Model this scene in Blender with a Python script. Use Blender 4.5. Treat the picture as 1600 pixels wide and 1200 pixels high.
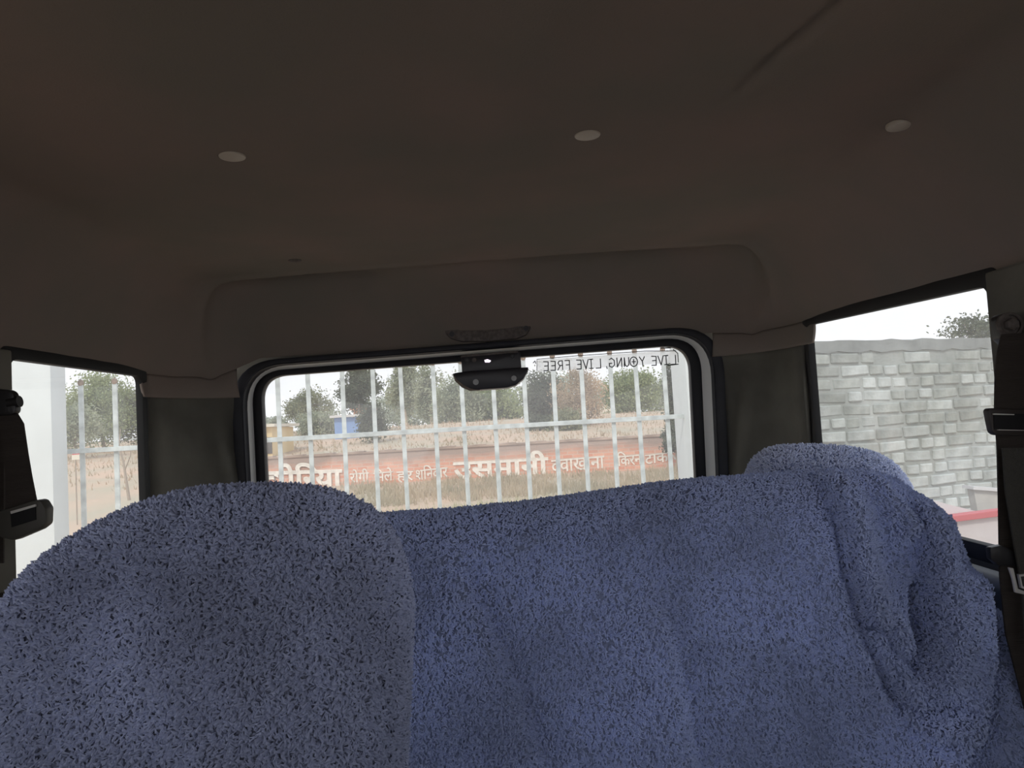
import bpy, bmesh, math, random
import numpy as np
from mathutils import Matrix, Vector

for o in list(bpy.data.objects):
    bpy.data.objects.remove(o)
S = bpy.context.scene
COL = S.collection

# ------------------------------------------------------------------ camera
CZ = 1.60                     # eye height above the ground outside
F = 1200.0                    # focal length for a 1600 px wide frame
cam_d = bpy.data.cameras.new('camera')
cam_d.sensor_width = 36.0
cam_d.lens = 36.0 * F / 1600.0
cam_d.clip_start = 0.02
cam_d.clip_end = 2000
cam = bpy.data.objects.new('camera', cam_d)
COL.objects.link(cam)
RC = Matrix.Rotation(math.radians(93.1), 3, 'X') @ Matrix.Rotation(math.radians(-3.3), 3, 'Z')
cam.matrix_world = Matrix.Translation((0, 0, CZ)) @ RC.to_4x4()
S.camera = cam

# ------------------------------------------------------------------ sky and light
w = bpy.data.worlds.new('sky')
S.world = w
w.use_nodes = True
nt = w.node_tree
nt.nodes.clear()
wo = nt.nodes.new('ShaderNodeOutputWorld')
bg = nt.nodes.new('ShaderNodeBackground')
tc = nt.nodes.new('ShaderNodeTexCoord')
sx = nt.nodes.new('ShaderNodeSeparateXYZ')
rp = nt.nodes.new('ShaderNodeValToRGB')
rp.color_ramp.elements[0].position = 0.0
rp.color_ramp.elements[0].color = (0.93, 0.91, 0.93, 1)
rp.color_ramp.elements[1].position = 0.9
rp.color_ramp.elements[1].color = (0.78, 0.84, 0.98, 1)
nt.links.new(tc.outputs['Generated'], sx.inputs[0])
nt.links.new(sx.outputs['Z'], rp.inputs[0])
nt.links.new(rp.outputs[0], bg.inputs[0])
nt.links.new(bg.outputs[0], wo.inputs[0])
bg.inputs[1].default_value = 1.0

sun_d = bpy.data.lights.new('sun', 'SUN')
sun_d.energy = 1.3
sun_d.angle = math.radians(8)
sun_d.color = (1.0, 0.93, 0.82)
sun = bpy.data.objects.new('sun', sun_d)
sun.rotation_euler = (math.radians(42), math.radians(-18), 0)
COL.objects.link(sun)

S.view_settings.view_transform = 'Standard'
S.view_settings.look = 'None'
S.view_settings.exposure = 0.45
S.view_settings.gamma = 1.0
S.view_settings.use_curve_mapping = False

# ------------------------------------------------------------------ helpers
RCn = np.array(RC)

def ray(px, py):
    return RCn @ np.array([px - 800.0, 600.0 - py, -F])

def PY(px, py, y):            # point of the plane y = const seen at that pixel of the photograph
    d = ray(px, py); k = y / d[1]
    return (d[0]*k, y, d[2]*k + CZ)

def PX(px, py, x):
    d = ray(px, py); k = x / d[0]
    return (x, d[1]*k, d[2]*k + CZ)

def PZ(px, py, z):            # z above the camera
    d = ray(px, py); k = z / d[2]
    return (d[0]*k, d[1]*k, z + CZ)

def link(name, me, m=None, parent=None, loc=None):
    o = bpy.data.objects.new(name, me)
    COL.objects.link(o)
    if m is not None and me is not None:
        me.materials.append(m)
    if parent is not None:
        o.parent = parent
        off = Vector((0, 0, 0))
        p = parent
        while p is not None:
            off += p.location; p = p.parent
        if me is not None and loc is None:
            me.transform(Matrix.Translation(-off))
        elif loc is not None:
            me.transform(Matrix.Translation(-Vector(loc)))
            o.location = Vector(loc) - off
    elif loc is not None:
        me.transform(Matrix.Translation(-Vector(loc)))
        o.location = loc
    return o

def thing(name, label, cat, loc=(0, 0, 0), group=None):
    o = bpy.data.objects.new(name, None)
    COL.objects.link(o)
    o.location = loc
    o.empty_display_size = 0.05
    return tag(o, label, cat, group)

def tag(o, label=None, cat=None, group=None, kind=None):
    if label: o['label'] = label
    if cat: o['category'] = cat
    if group: o['group'] = group
    if kind: o['kind'] = kind
    return o

def base_origin(o):           # put a one-mesh thing's origin at its base
    me = o.data
    a = np.empty(len(me.vertices)*3); me.vertices.foreach_get('co', a); a = a.reshape(-1, 3)
    c = Vector(((a[:, 0].min()+a[:, 0].max())/2, (a[:, 1].min()+a[:, 1].max())/2, a[:, 2].min()))
    me.transform(Matrix.Translation(-c)); o.location = o.location + c
    return o

class MB:
    def __init__(s): s.v = []; s.f = []
    def add(s, v, f):
        n = len(s.v); s.v += [tuple(map(float, p)) for p in v]; s.f += [tuple(i+n for i in q) for q in f]; return s
    def box(s, a, b):
        x0, y0, z0 = a; x1, y1, z1 = b
        v = [(x0,y0,z0),(x1,y0,z0),(x1,y1,z0),(x0,y1,z0),(x0,y0,z1),(x1,y0,z1),(x1,y1,z1),(x0,y1,z1)]
        return s.add(v, [(0,3,2,1),(4,5,6,7),(0,1,5,4),(1,2,6,5),(2,3,7,6),(3,0,4,7)])
    def prism(s, pts, off):   # polygon pts (3D) extruded by the vector off
        n = len(pts); off = np.array(off, float)
        v = [tuple(p) for p in pts] + [tuple(np.array(p)+off) for p in pts]
        f = [tuple(range(n)), tuple(range(2*n-1, n-1, -1))]
        f += [(i, i+n, (i+1) % n+n, (i+1) % n) for i in range(n)]
        return s.add(v, f)
    def ring(s, outer, inner, off):
        n = len(outer); off = np.array(off, float)
        v = list(map(tuple, outer)) + list(map(tuple, inner)) + [tuple(np.array(p)+off) for p in outer] + [tuple(np.array(p)+off) for p in inner]
        f = []
        for i in range(n):
            j = (i+1) % n
            f += [(i, j, n+j, n+i), (2*n+i, 3*n+i, 3*n+j, 2*n+j), (i, 2*n+i, 2*n+j, j), (n+i, n+j, 3*n+j, 3*n+i)]
        return s.add(v, f)
    def tube(s, pts, r, seg=8, flat=None):
        pts = [np.array(p, float) for p in pts]; n = len(pts); v = []; f = []
        rr = r if hasattr(r, '__len__') else [r]*n
        up0 = np.array([0.13, 0.2, 0.97])
        for i, p in enumerate(pts):
            d = pts[min(i+1, n-1)] - pts[max(i-1, 0)]; d /= np.linalg.norm(d)+1e-12
            a = np.cross(d, up0 if abs(d @ up0) < .95 else np.array([1., 0, 0])); a /= np.linalg.norm(a); b = np.cross(d, a)
            for k in range(seg):
                t = 2*math.pi*k/seg
                v.append(p + rr[i]*(a*math.cos(t)+b*math.sin(t)))
        for i in range(n-1):
            for k in range(seg):
                k2 = (k+1) % seg
                f.append((i*seg+k, i*seg+k2, (i+1)*seg+k2, (i+1)*seg+k))
        f.append(tuple(range(seg-1, -1, -1))); f.append(tuple(range((n-1)*seg, n*seg)))
        return s.add(v, f)
    def lathe(s, prof, c, ax=(0, 0, 1), seg=24):   # prof: (radius, height along the axis)
        ax = np.array(ax, float); ax /= np.linalg.norm(ax)
        a = np.cross(ax, (0, 1, 0) if abs(ax[1]) < .9 else (1, 0, 0)); a /= np.linalg.norm(a); b = np.cross(ax, a)
        v = []; f = []; c = np.array(c, float)
        for r, h in prof:
            for k in range(seg):
                t = 2*math.pi*k/seg
                v.append(c + ax*h + max(r, 1e-5)*(a*math.cos(t)+b*math.sin(t)))
        for i in range(len(prof)-1):
            for k in range(seg):
                k2 = (k+1) % seg
                f.append((i*seg+k, i*seg+k2, (i+1)*seg+k2, (i+1)*seg+k))
        f.append(tuple(range(seg-1, -1, -1))); f.append(tuple(range((len(prof)-1)*seg, len(prof)*seg)))
        return s.add(v, f)
    def me(s, name, smooth=False, bevel=0):
        me = bpy.data.meshes.new(name)
        me.from_pydata(s.v, [], s.f)
        bm = bmesh.new(); bm.from_mesh(me)
        bmesh.ops.remove_doubles(bm, verts=bm.verts, dist=1e-6)
        if bevel:
            es = [e for e in bm.edges if len(e.link_faces) == 2 and e.calc_face_angle(0) > 0.5]
            bmesh.ops.bevel(bm, geom=es, offset=bevel, segments=2, profile=0.6, affect='EDGES', clamp_overlap=True)
        bmesh.ops.recalc_face_normals(bm, faces=bm.faces)
        bm.to_mesh(me); bm.free()
        if smooth:
            me.shade_smooth()
            me.set_sharp_from_angle(angle=math.radians(38))
        return me
    def build(s, name, m, parent=None, smooth=False, bevel=0, loc=None):
        return link(name, s.me(name, smooth, bevel), m, parent, loc)

def np_mesh(name, V, Q, smooth=True):       # V (n,3), Q (m,3 or 4) numpy
    V = np.asarray(V, np.float32); Q = np.asarray(Q, np.int32)
    me = bpy.data.meshes.new(name)
    me.vertices.add(len(V)); me.vertices.foreach_set('co', V.ravel())
    k = Q.shape[1]
    me.loops.add(Q.size); me.loops.foreach_set('vertex_index', Q.ravel())
    me.polygons.add(len(Q)); me.polygons.foreach_set('loop_start', np.arange(len(Q), dtype=np.int32)*k)
    me.polygons.foreach_set('use_smooth', np.full(len(Q), smooth))
    me.update(calc_edges=True); me.validate()
    return me

def grid_quads(n, m, wrap=False):
    i = np.arange(n if wrap else n-1)[:, None]; j = np.arange(m-1)[None, :]
    i2 = (i+1) % n
    a = i*m+j; b = i2*m+j
    return np.stack([a, b, b+1, a+1], -1).reshape(-1, 4)

def round_poly(pts, r, seg=8):              # 2D rounded polygon, pts in pixels
    pts = [np.array(p, float) for p in pts]; out = []; n = len(pts)
    rs = r if hasattr(r, '__len__') else [r]*n
    for i in range(n):
        p = pts[i]; a = pts[i-1]-p; b = pts[(i+1) % n]-p
        la = np.linalg.norm(a); lb = np.linalg.norm(b); a = a/la; b = b/lb
        ang = math.acos(max(-1, min(1, a@b))); d = min(rs[i]/math.tan(ang/2), la*.49, lb*.49)
        s, e = p+a*d, p+b*d
        for k in range(seg+1):
            t = k/seg
            out.append((1-t)**2*s + 2*t*(1-t)*p + t*t*e)
    return out

def value_noise(x, y, seed=0):
    xi = np.floor(x).astype(int); yi = np.floor(y).astype(int); fx = x-xi; fy = y-yi
    fx = fx*fx*(3-2*fx); fy = fy*fy*(3-2*fy)
    def h(a, b):
        n = (a*374761393 + b*668265263 + seed*1442695041) & 0xffffffff
        n = ((n ^ (n >> 13))*1274126177) & 0xffffffff
        return ((n ^ (n >> 16)) & 0xffff)/65535.0
    return (h(xi, yi)*(1-fx)+h(xi+1, yi)*fx)*(1-fy) + (h(xi, yi+1)*(1-fx)+h(xi+1, yi+1)*fx)*fy

def poly_dist(X, Z, pl):                    # distance, signed side and position along a polyline
    best = np.full(X.shape, 1e9); side = np.zeros(X.shape); par = np.zeros(X.shape)
    L = 0; tot = sum(math.dist(pl[i], pl[i+1]) for i in range(len(pl)-1))
    for i in range(len(pl)-1):
        ax, az = pl[i]; bx, bz = pl[i+1]; dx, dz = bx-ax, bz-az; l = math.hypot(dx, dz)
        t = np.clip(((X-ax)*dx+(Z-az)*dz)/(l*l), 0, 1)
        d = np.hypot(X-ax-t*dx, Z-az-t*dz); sg = (X-ax)*(-dz)+(Z-az)*dx
        m = d < best
        best = np.where(m, d, best); side = np.where(m, np.sign(sg), side); par = np.where(m, (L+t*l)/tot, par)
        L += l
    return best, side, par

# ------------------------------------------------------------------ materials
def mat(name, col, rough=0.8, var=0.0, vscale=8.0, bump=0.0, bscale=60.0, metal=0.0, spec=0.3, col2=None, detail=4.0,
        rnd=0.0, sheen=0.0, coord='Object', stretch=None, trans=0.0):
    m = bpy.data.materials.new(name); m.use_nodes = True
    n = m.node_tree; b = n.nodes['Principled BSDF']
    b.inputs['Base Color'].default_value = (*col, 1); b.inputs['Roughness'].default_value = rough
    b.inputs['Metallic'].default_value = metal; b.inputs['Specular IOR Level'].default_value = spec
    if sheen:
        b.inputs['Sheen Weight'].default_value = sheen; b.inputs['Sheen Roughness'].default_value = 0.5
    t = n.nodes.new('ShaderNodeTexCoord'); src = t.outputs[coord]
    if stretch:
        mp = n.nodes.new('ShaderNodeMapping'); mp.inputs['Scale'].default_value = stretch
        n.links.new(src, mp.inputs[0]); src = mp.outputs[0]
    last = None
    if var or col2:
        nz = n.nodes.new('ShaderNodeTexNoise'); nz.inputs['Scale'].default_value = vscale; nz.inputs['Detail'].default_value = detail
        n.links.new(src, nz.inputs['Vector'])
        cr = n.nodes.new('ShaderNodeValToRGB'); cr.color_ramp.elements[0].position = .36; cr.color_ramp.elements[1].position = .64
        c2 = col2 if col2 else tuple(min(1, c*(1+var)) for c in col)
        c1 = col if col2 else tuple(c*(1-var) for c in col)
        cr.color_ramp.elements[0].color = (*c1, 1); cr.color_ramp.elements[1].color = (*c2, 1)
        n.links.new(nz.outputs['Fac'], cr.inputs[0]); last = cr.outputs[0]
    if rnd:
        oi = n.nodes.new('ShaderNodeObjectInfo'); mr = n.nodes.new('ShaderNodeMapRange')
        mr.inputs['To Min'].default_value = 1-rnd; mr.inputs['To Max'].default_value = 1+rnd
        n.links.new(oi.outputs['Random'], mr.inputs['Value'])
        mx = n.nodes.new('ShaderNodeVectorMath'); mx.operation = 'SCALE'
        if last is None:
            mx.inputs[0].default_value = col
        else:
            n.links.new(last, mx.inputs[0])
        n.links.new(mr.outputs[0], mx.inputs['Scale']); last = mx.outputs[0]
    if last is not None:
        n.links.new(last, b.inputs['Base Color'])
    if bump:
        nb = n.nodes.new('ShaderNodeTexNoise'); nb.inputs['Scale'].default_value = bscale; nb.inputs['Detail'].default_value = 3
        n.links.new(src, nb.inputs['Vector'])
        bp = n.nodes.new('ShaderNodeBump'); bp.inputs['Strength'].default_value = bump; bp.inputs['Distance'].default_value = 0.01
        n.links.new(nb.outputs['Fac'], bp.inputs['Height']); n.links.new(bp.outputs[0], b.inputs['Normal'])
    if trans:
        tr = n.nodes.new('ShaderNodeBsdfTranslucent'); mixs = n.nodes.new('ShaderNodeMixShader'); mixs.inputs[0].default_value = trans
        if last is not None: n.links.new(last, tr.inputs[0])
        else: tr.inputs[0].default_value = (*col, 1)
        n.links.new(b.outputs[0], mixs.inputs[1]); n.links.new(tr.outputs[0], mixs.inputs[2])
        n.links.new(mixs.outputs[0], n.nodes['Material Output'].inputs[0])
    return m

def stain(m, scale, amount, seed=0.0):
    # weather stains that run over the whole wall (world-size pattern fixed to the wall)
    n = m.node_tree; b = n.nodes['Principled BSDF']; l = b.inputs['Base Color'].links[0].from_socket
    g = n.nodes.new('ShaderNodeNewGeometry'); nz = n.nodes.new('ShaderNodeTexNoise'); nz.inputs['Scale'].default_value = scale; nz.inputs['Detail'].default_value = 9; nz.inputs['Roughness'].default_value = .65
    n.links.new(g.outputs['Position'], nz.inputs['Vector'])
    cr = n.nodes.new('ShaderNodeValToRGB'); cr.color_ramp.elements[0].position = .40; cr.color_ramp.elements[1].position = .60
    cr.color_ramp.elements[0].color = (amount, amount*1.02, amount*.97, 1); cr.color_ramp.elements[1].color = (1, 1, 1, 1)
    mx = n.nodes.new('ShaderNodeMix'); mx.data_type = 'RGBA'; mx.blend_type = 'MULTIPLY'; mx.inputs[0].default_value = 1
    n.links.new(nz.outputs['Fac'], cr.inputs[0]); n.links.new(l, mx.inputs[6]); n.links.new(cr.outputs[0], mx.inputs[7]); n.links.new(mx.outputs[2], b.inputs['Base Color'])

def glass_mat(name, haze, tint=(0.95, 0.97, 0.97)):
    m = bpy.data.materials.new(name); m.use_nodes = True; n = m.node_tree; n.nodes.clear()
    out = n.nodes.new('ShaderNodeOutputMaterial'); tr = n.nodes.new('ShaderNodeBsdfTransparent'); tr.inputs[0].default_value = (*tint, 1)
    df = n.nodes.new('ShaderNodeBsdfTranslucent'); df.inputs[0].default_value = (.8, .8, .8, 1)
    gl = n.nodes.new('ShaderNodeBsdfGlossy'); gl.inputs['Roughness'].default_value = .02
    nz = n.nodes.new('ShaderNodeTexNoise'); nz.inputs['Scale'].default_value = 7; nz.inputs['Detail'].default_value = 5
    t = n.nodes.new('ShaderNodeTexCoord'); n.links.new(t.outputs['Object'], nz.inputs[0])
    mr = n.nodes.new('ShaderNodeMapRange'); mr.inputs['To Min'].default_value = haze*.6; mr.inputs['To Max'].default_value = haze*1.4
    n.links.new(nz.outputs['Fac'], mr.inputs[0])
    m1 = n.nodes.new('ShaderNodeMixShader'); m2 = n.nodes.new('ShaderNodeMixShader'); m2.inputs[0].default_value = .03
    n.links.new(mr.outputs[0], m1.inputs[0]); n.links.new(tr.outputs[0], m1.inputs[1]); n.links.new(df.outputs[0], m1.inputs[2])
    n.links.new(m1.outputs[0], m2.inputs[1]); n.links.new(gl.outputs[0], m2.inputs[2]); n.links.new(m2.outputs[0], out.inputs[0])
    return m

M = {}
M['headliner'] = mat('headliner_fabric', (.235, .190, .165), .95, col2=(.195, .178, .153), vscale=3.4, bump=.12, bscale=420, spec=.05, detail=6)
M['vinyl'] = mat('grey_vinyl', (.13, .125, .105), .75, var=.25, vscale=5, bump=.08, bscale=90, spec=.2)
M['dark_trim'] = mat('dark_trim', (.012, .012, .013), .6, spec=.25)
M['rubber'] = mat('black_rubber', (.014, .015, .021), .55, var=.3, vscale=20, spec=.4)
M['gasket'] = mat('inner_gasket', (.006, .006, .009), .5, spec=.3)
M['painted'] = mat('pale_painted_metal', (.80, .81, .78), .35, spec=.5)
M['plastic'] = mat('black_plastic', (.016, .015, .016), .38, spec=.5, bump=.05, bscale=200)
M['dusty'] = mat('dusty_grey_plastic', (.12, .105, .097), .9, var=.22, vscale=120, bump=.3, bscale=150)
M['lamp_black'] = mat('lamp_housing_black', (.009, .008, .012), .35, spec=.5)
M['grey_plug'] = mat('grey_plug', (.42, .43, .43), .5)
M['button'] = mat('cream_button', (.42, .38, .32), .45, spec=.4)
M['web'] = mat('seat_belt_webbing', (.055, .046, .040), .8, var=.12, vscale=10, bump=.5, bscale=160, stretch=(.3, .3, 6))
M['chrome'] = mat('bright_steel', (.72, .70, .66), .35, metal=.35)
M['door_panel'] = mat('blue_grey_door_panel', (.085, .10, .12), .3, spec=.6)
M['floor'] = mat('cabin_floor_mat', (.04, .04, .042), .9, var=.2)
M['towel'] = mat('blue_terry_base', (.29, .345, .54), 1.0, var=.12, vscale=6, spec=.02, bump=.6, bscale=260)  # base darker than the pile: shade between the tufts put into the colour
M['pile'] = mat('blue_terry_pile', (.47, .555, .84), 1.0, var=.16, vscale=7, spec=.02, sheen=.15)
M['towel_dark'] = mat('grey_blue_terry_base', (.17, .19, .27), 1.0, var=.12, vscale=8, spec=.02, bump=.6, bscale=260)  # darker base again paints the shade between tufts
M['pile_dark'] = mat('grey_blue_terry_pile', (.35, .395, .56), 1.0, var=.2, vscale=9, spec=.02, sheen=.15)
M['pile_window_lit'] = mat('window_lit_terry_pile', (.60, .66, .86), 1.0, var=.05, vscale=7, spec=.02, sheen=.3)  # rear seat pile lightened, light from the side window put into its colour
M['cushion'] = mat('seat_vinyl', (.06, .065, .08), .7, bump=.1)
M['glass'] = glass_mat('dusty_glass', .10)  # dust film, made denser to stand in for distance haze too
M['glass_side'] = glass_mat('dusty_side_glass', .09)
M['gate'] = mat('weathered_white_gate_paint', (.56, .60, .59), .6, var=.2, vscale=18, detail=8)
M['rust'] = mat('rusty_cap', (.30, .22, .17), .9, var=.3, vscale=40)
M['pillar'] = mat('whitewashed_plaster', (.72, .75, .74), .9, var=.04, vscale=3, bump=.2, bscale=14)
M['block'] = mat('whitewashed_brick', (.42, .445, .43), .95, col2=(.58, .605, .59), vscale=9, bump=.5, bscale=35, rnd=.13, detail=8)
M['block_grey'] = mat('bare_grey_brick', (.30, .32, .30), .95, col2=(.45, .47, .44), vscale=9, bump=.5, bscale=35, rnd=.12, detail=8)
M['mortar'] = mat('grey_mortar', (.31, .33, .31), 1.0, col2=(.48, .50, .48), vscale=1.6, bump=.6, bscale=30, detail=8)
for k_ in ('block', 'block_grey', 'mortar'): stain(M[k_], 1.7, .68)
M['coping'] = mat('grey_coping', (.27, .285, .275), 1.0, var=.18, vscale=5, bump=.4, bscale=20)
M['earth'] = mat('dry_earth', (.56, .40, .29), 1.0, col2=(.44, .38, .28), vscale=.5, bump=.4, bscale=3, detail=8)
M['soil_bank'] = mat('sandy_bank', (.40, .31, .23), 1.0, col2=(.52, .42, .30), vscale=1.2, bump=.5, bscale=6, detail=8)
M['grass'] = mat('dry_grass', (.46, .45, .28), 1.0, col2=(.60, .52, .36), vscale=1.0, trans=.3)
M['paint_white'] = mat('white_lettering_paint', (.86, .80, .72), .9, var=.08, vscale=10)
M['bluewall'] = mat('blue_painted_wall', (.22, .34, .60), .8)
M['orangewall'] = mat('orange_wall', (.70, .38, .24), .8)
M['yellowwall'] = mat('yellow_wall', (.72, .56, .32), .8)
M['creamwall'] = mat('cream_wall', (.72, .66, .55), .8)
M['roofing'] = mat('pale_roof_sheet', (.62, .60, .58), .7)
M['red'] = mat('red_paint', (.55, .09, .10), .45, spec=.5)
M['truck_white'] = mat('truck_white', (.62, .60, .60), .5, spec=.5)
M['truck_grey'] = mat('truck_grey', (.42, .40, .37), .7, var=.15)
M['bark'] = mat('bark', (.36, .30, .24), 1.0)
M['pale_bark'] = mat('pale_bark', (.60, .50, .40), 1.0)
def leaf(name, c, c2, t=.35):
    return mat(name, c, .8, col2=c2, vscale=.7, trans=t, spec=.1)
M['leaf_olive'] = leaf('olive_leaves', (.22, .24, .14), (.35, .35, .21))
M['leaf_dark'] = leaf('dark_leaves', (.11, .13, .09), (.20, .22, .15))
M['leaf_haze'] = leaf('hazy_leaves', (.30, .335, .235), (.45, .47, .33))  # leaf colour paled to paint in distance haze
M['leaf_green'] = leaf('green_leaves', (.27, .32, .16), (.37, .41, .22))
M['leaf_dry'] = leaf('dry_orange_leaves', (.36, .29, .20), (.72, .55, .38))
M['leaf_pale'] = leaf('pale_distant_leaves', (.40, .44, .35), (.50, .53, .44))  # palest leaves, air haze of the far trees put into the colour

# painted brick of the graffiti wall: red brick courses, dark weathered top (paint, damp and brick colour)
def brickwall_mat():
    m = bpy.data.materials.new('red_brick_far_wall'); m.use_nodes = True; n = m.node_tree; b = n.nodes['Principled BSDF']
    b.inputs['Roughness'].default_value = 1; b.inputs['Specular IOR Level'].default_value = .05
    t = n.nodes.new('ShaderNodeTexCoord'); mp = n.nodes.new('ShaderNodeMapping'); mp.inputs['Rotation'].default_value = (math.radians(90), 0, 0)
    n.links.new(t.outputs['Object'], mp.inputs[0])
    br = n.nodes.new('ShaderNodeTexBrick'); br.inputs['Scale'].default_value = 1
    br.inputs['Color1'].default_value = (.70, .33, .23, 1); br.inputs['Color2'].default_value = (.80, .44, .32, 1); br.inputs['Mortar'].default_value = (.70, .52, .42, 1)
    br.inputs['Brick Width'].default_value = .24; br.inputs['Row Height'].default_value = .085; br.inputs['Mortar Size'].default_value = .009
    n.links.new(mp.outputs[0], br.inputs[0])
    nz = n.nodes.new('ShaderNodeTexNoise'); nz.inputs['Scale'].default_value = 1.1; nz.inputs['Detail'].default_value = 8
    n.links.new(t.outputs['Object'], nz.inputs[0])
    sp = n.nodes.new('ShaderNodeSeparateXYZ'); n.links.new(t.outputs['Object'], sp.inputs[0])
    ma = n.nodes.new('ShaderNodeMath'); ma.operation = 'MULTIPLY_ADD'; ma.inputs[1].default_value = .55
    n.links.new(nz.outputs[0], ma.inputs[0]); n.links.new(sp.outputs['Z'], ma.inputs[2])
    mr = n.nodes.new('ShaderNodeMapRange'); mr.inputs['From Min'].default_value = 1.10; mr.inputs['From Max'].default_value = 1.32
    n.links.new(ma.outputs[0], mr.inputs[0])
    mx = n.nodes.new('ShaderNodeMix'); mx.data_type = 'RGBA'
    n.links.new(mr.outputs[0], mx.inputs[0]); n.links.new(br.outputs[0], mx.inputs[6]); mx.inputs[7].default_value = (.42, .32, .27, 1)
    n.links.new(mx.outputs[2], b.inputs['Base Color'])
    bp = n.nodes.new('ShaderNodeBump'); bp.inputs['Strength'].default_value = .5; bp.inputs['Distance'].default_value = .02
    n.links.new(br.outputs['Fac'], bp.inputs['Height']); bp.invert = True; n.links.new(bp.outputs[0], b.inputs['Normal'])
    return m
M['farbrick'] = brickwall_mat()

# ================================================================== VEHICLE CABIN (the room)
XL, XR, CX, HW = -.80, .66, -.07, .73
YF = -1.30                                       # where the built part of the cabin ends, in front of the camera's back
YB = 1.95
def yrear(x):
    u = np.clip(np.abs((np.asarray(x, float)-CX)/HW), 0, 1)
    return 1.66 + .272*np.sqrt(np.maximum(0, 1-u**9))

def headliner():
    n, m = 240, 420
    u = np.linspace(-1, 1, n); u = np.sign(u)*(1-(1-np.abs(u))**1.25)
    x = CX + HW*u
    t = np.linspace(0, 1, m); t = 1-(1-t)**1.25
    X = np.repeat(x[:, None], m, 1); yr = yrear(X)
    Y = YF + (yr-YF)*t[None, :]
    ds = HW-np.abs(X-CX); dr = yr-Y
    gs = 1-np.clip(1-ds/.17, 0, 1)**2.4
    gr = 1-np.clip(1-dr/(.27+.05*(X-CX)/HW), 0, 1)**1.6
    cb = np.clip((np.abs((X-CX)/HW)-.765)/.13, 0, 1)
    zs_ = np.where(X > CX, .167+.027*np.clip((Y-1.05)/.64, 0, 1), .160)
    ze = zs_*cb + .202*(1-cb)
    Z = ze + (.362-ze)*gs*gr + .006*(1-((X-CX)/HW)**2)
    # scooped panel above the rear door, rounded ends
    qx = np.abs(X-(-.07))-.66; qy = 1.665-.055*(X-CX)/HW-Y
    r = .13
    sd = np.hypot(np.maximum(qx+r, 0), np.maximum(qy+r, 0)) + np.minimum(np.maximum(qx+r, qy+r), 0) - r
    Z += .020*np.clip(-sd/.022, 0, 1)**.7*np.clip(dr/.06, 0, 1) - .006*np.exp(-((sd-.004)/.013)**2)
    # dents in the scooped panel
    for (ax, ay, r0, h) in ((-.47, 1.79, .11, .055), (.28, 1.75, .14, .05)):
        Z += h*np.exp(-(((X-ax)/(r0*1.6))**2+((Y-ay)/(r0*.5))**2)**1.5)*np.clip(dr/.05, 0, 1)
    def crease(pl, A, w1, w2):
        nonlocal Z
        q = [PZ(a, b, .362)[:2] for a, b in pl]
        d, s, p = poly_dist(X, Y, q)
        fade = np.clip((1-p)/.35, 0, 1)
        Z += A*fade*np.where(s > 0, np.exp(-(d/w1)**2), np.exp(-(d/w2)**2))
    crease([(1330, -10), (1262, 52), (1200, 100), (1130, 172)], .010, .0035, .012)
    crease([(862, -10), (835, 50), (806, 110), (780, 165)], -.008, .03, .05)
    crease([(700, -10), (660, 120)], .002, .05, .05)
    # pucker of the fabric around the buttons
    for bx, by in BUTTONS:
        Z += .004*np.exp(-(((X-bx)**2+(Y-by)**2)/.03**2))
    Z += .0030*(value_noise(X*5, Y*7, 3)-.5) + .0016*(value_noise(X*14+9, Y*18, 5)-.5)
    V = np.stack([X, Y, Z+CZ], -1).reshape(-1, 3)
    return V, X, Y, Z, n, m

BPX = [(363, 246), (918, 213), (1406, 193), (461, 410)]
BUTTONS = [PZ(a, b, z)[:2] for (a, b), z in zip(BPX, (.368, .368, .366, .366))]
V, HX, HY, HZ, hn, hm = headliner()
o = link('ceiling', np_mesh('ceiling', V, grid_quads(hn, hm)), M['headliner'])
tag(o, 'dark brown fabric headliner of the cabin, sagging with creases', kind='structure')
# outer roof skin so that no sky light leaks through
rv = V.reshape(hn, hm, 3)[::12, ::12].copy(); rv[:, :, 2] += .05
rv[0, :, 0] -= .03; rv[-1, :, 0] += .03; rv[:, -1, 1] += .05
o = link('roof_panel', np_mesh('roof_panel', rv.reshape(-1, 3), grid_quads(rv.shape[0], rv.shape[1])), M['painted'])
tag(o, 'painted outer roof of the vehicle above the headliner', kind='structure')

# fabric skirt that comes down from the headliner over the rear pillars
xs = HX[:, -1]; ys = HY[:, -1]; zs = HZ[:, -1]
u = np.abs((xs-CX)/HW)
corner = u > .832
def skirt(sel, zb, name, lab):
    idx = np.where(sel)[0]; rows = []
    k = 10
    for i in idx:
        for j in range(k):
            t = j/(k-1)
            zl = zb + 0
            z = zs[i]*(1-t) + zl*t
            off = -.006*math.sin(math.pi*t) - .006*t
            rows.append((xs[i]+(CX-xs[i])*.012*t, ys[i]+off, z+CZ))
    for i in idx: pass
    me = np_mesh(name, rows, grid_quads(len(idx), k))
    o = link(name, me, M['headliner'])
    sol = o.modifiers.new('thick', 'SOLIDIFY'); sol.thickness = .006; sol.offset = 1
    return tag(o, lab, kind='structure')
skirt((xs < CX) & corner, .108, 'trim_1', 'brown fabric edge of the headliner over the left rear pillar')
skirt((xs > CX) & (u > .79), .142, 'trim_2', 'brown fabric edge of the headliner over the right rear pillar')

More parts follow.
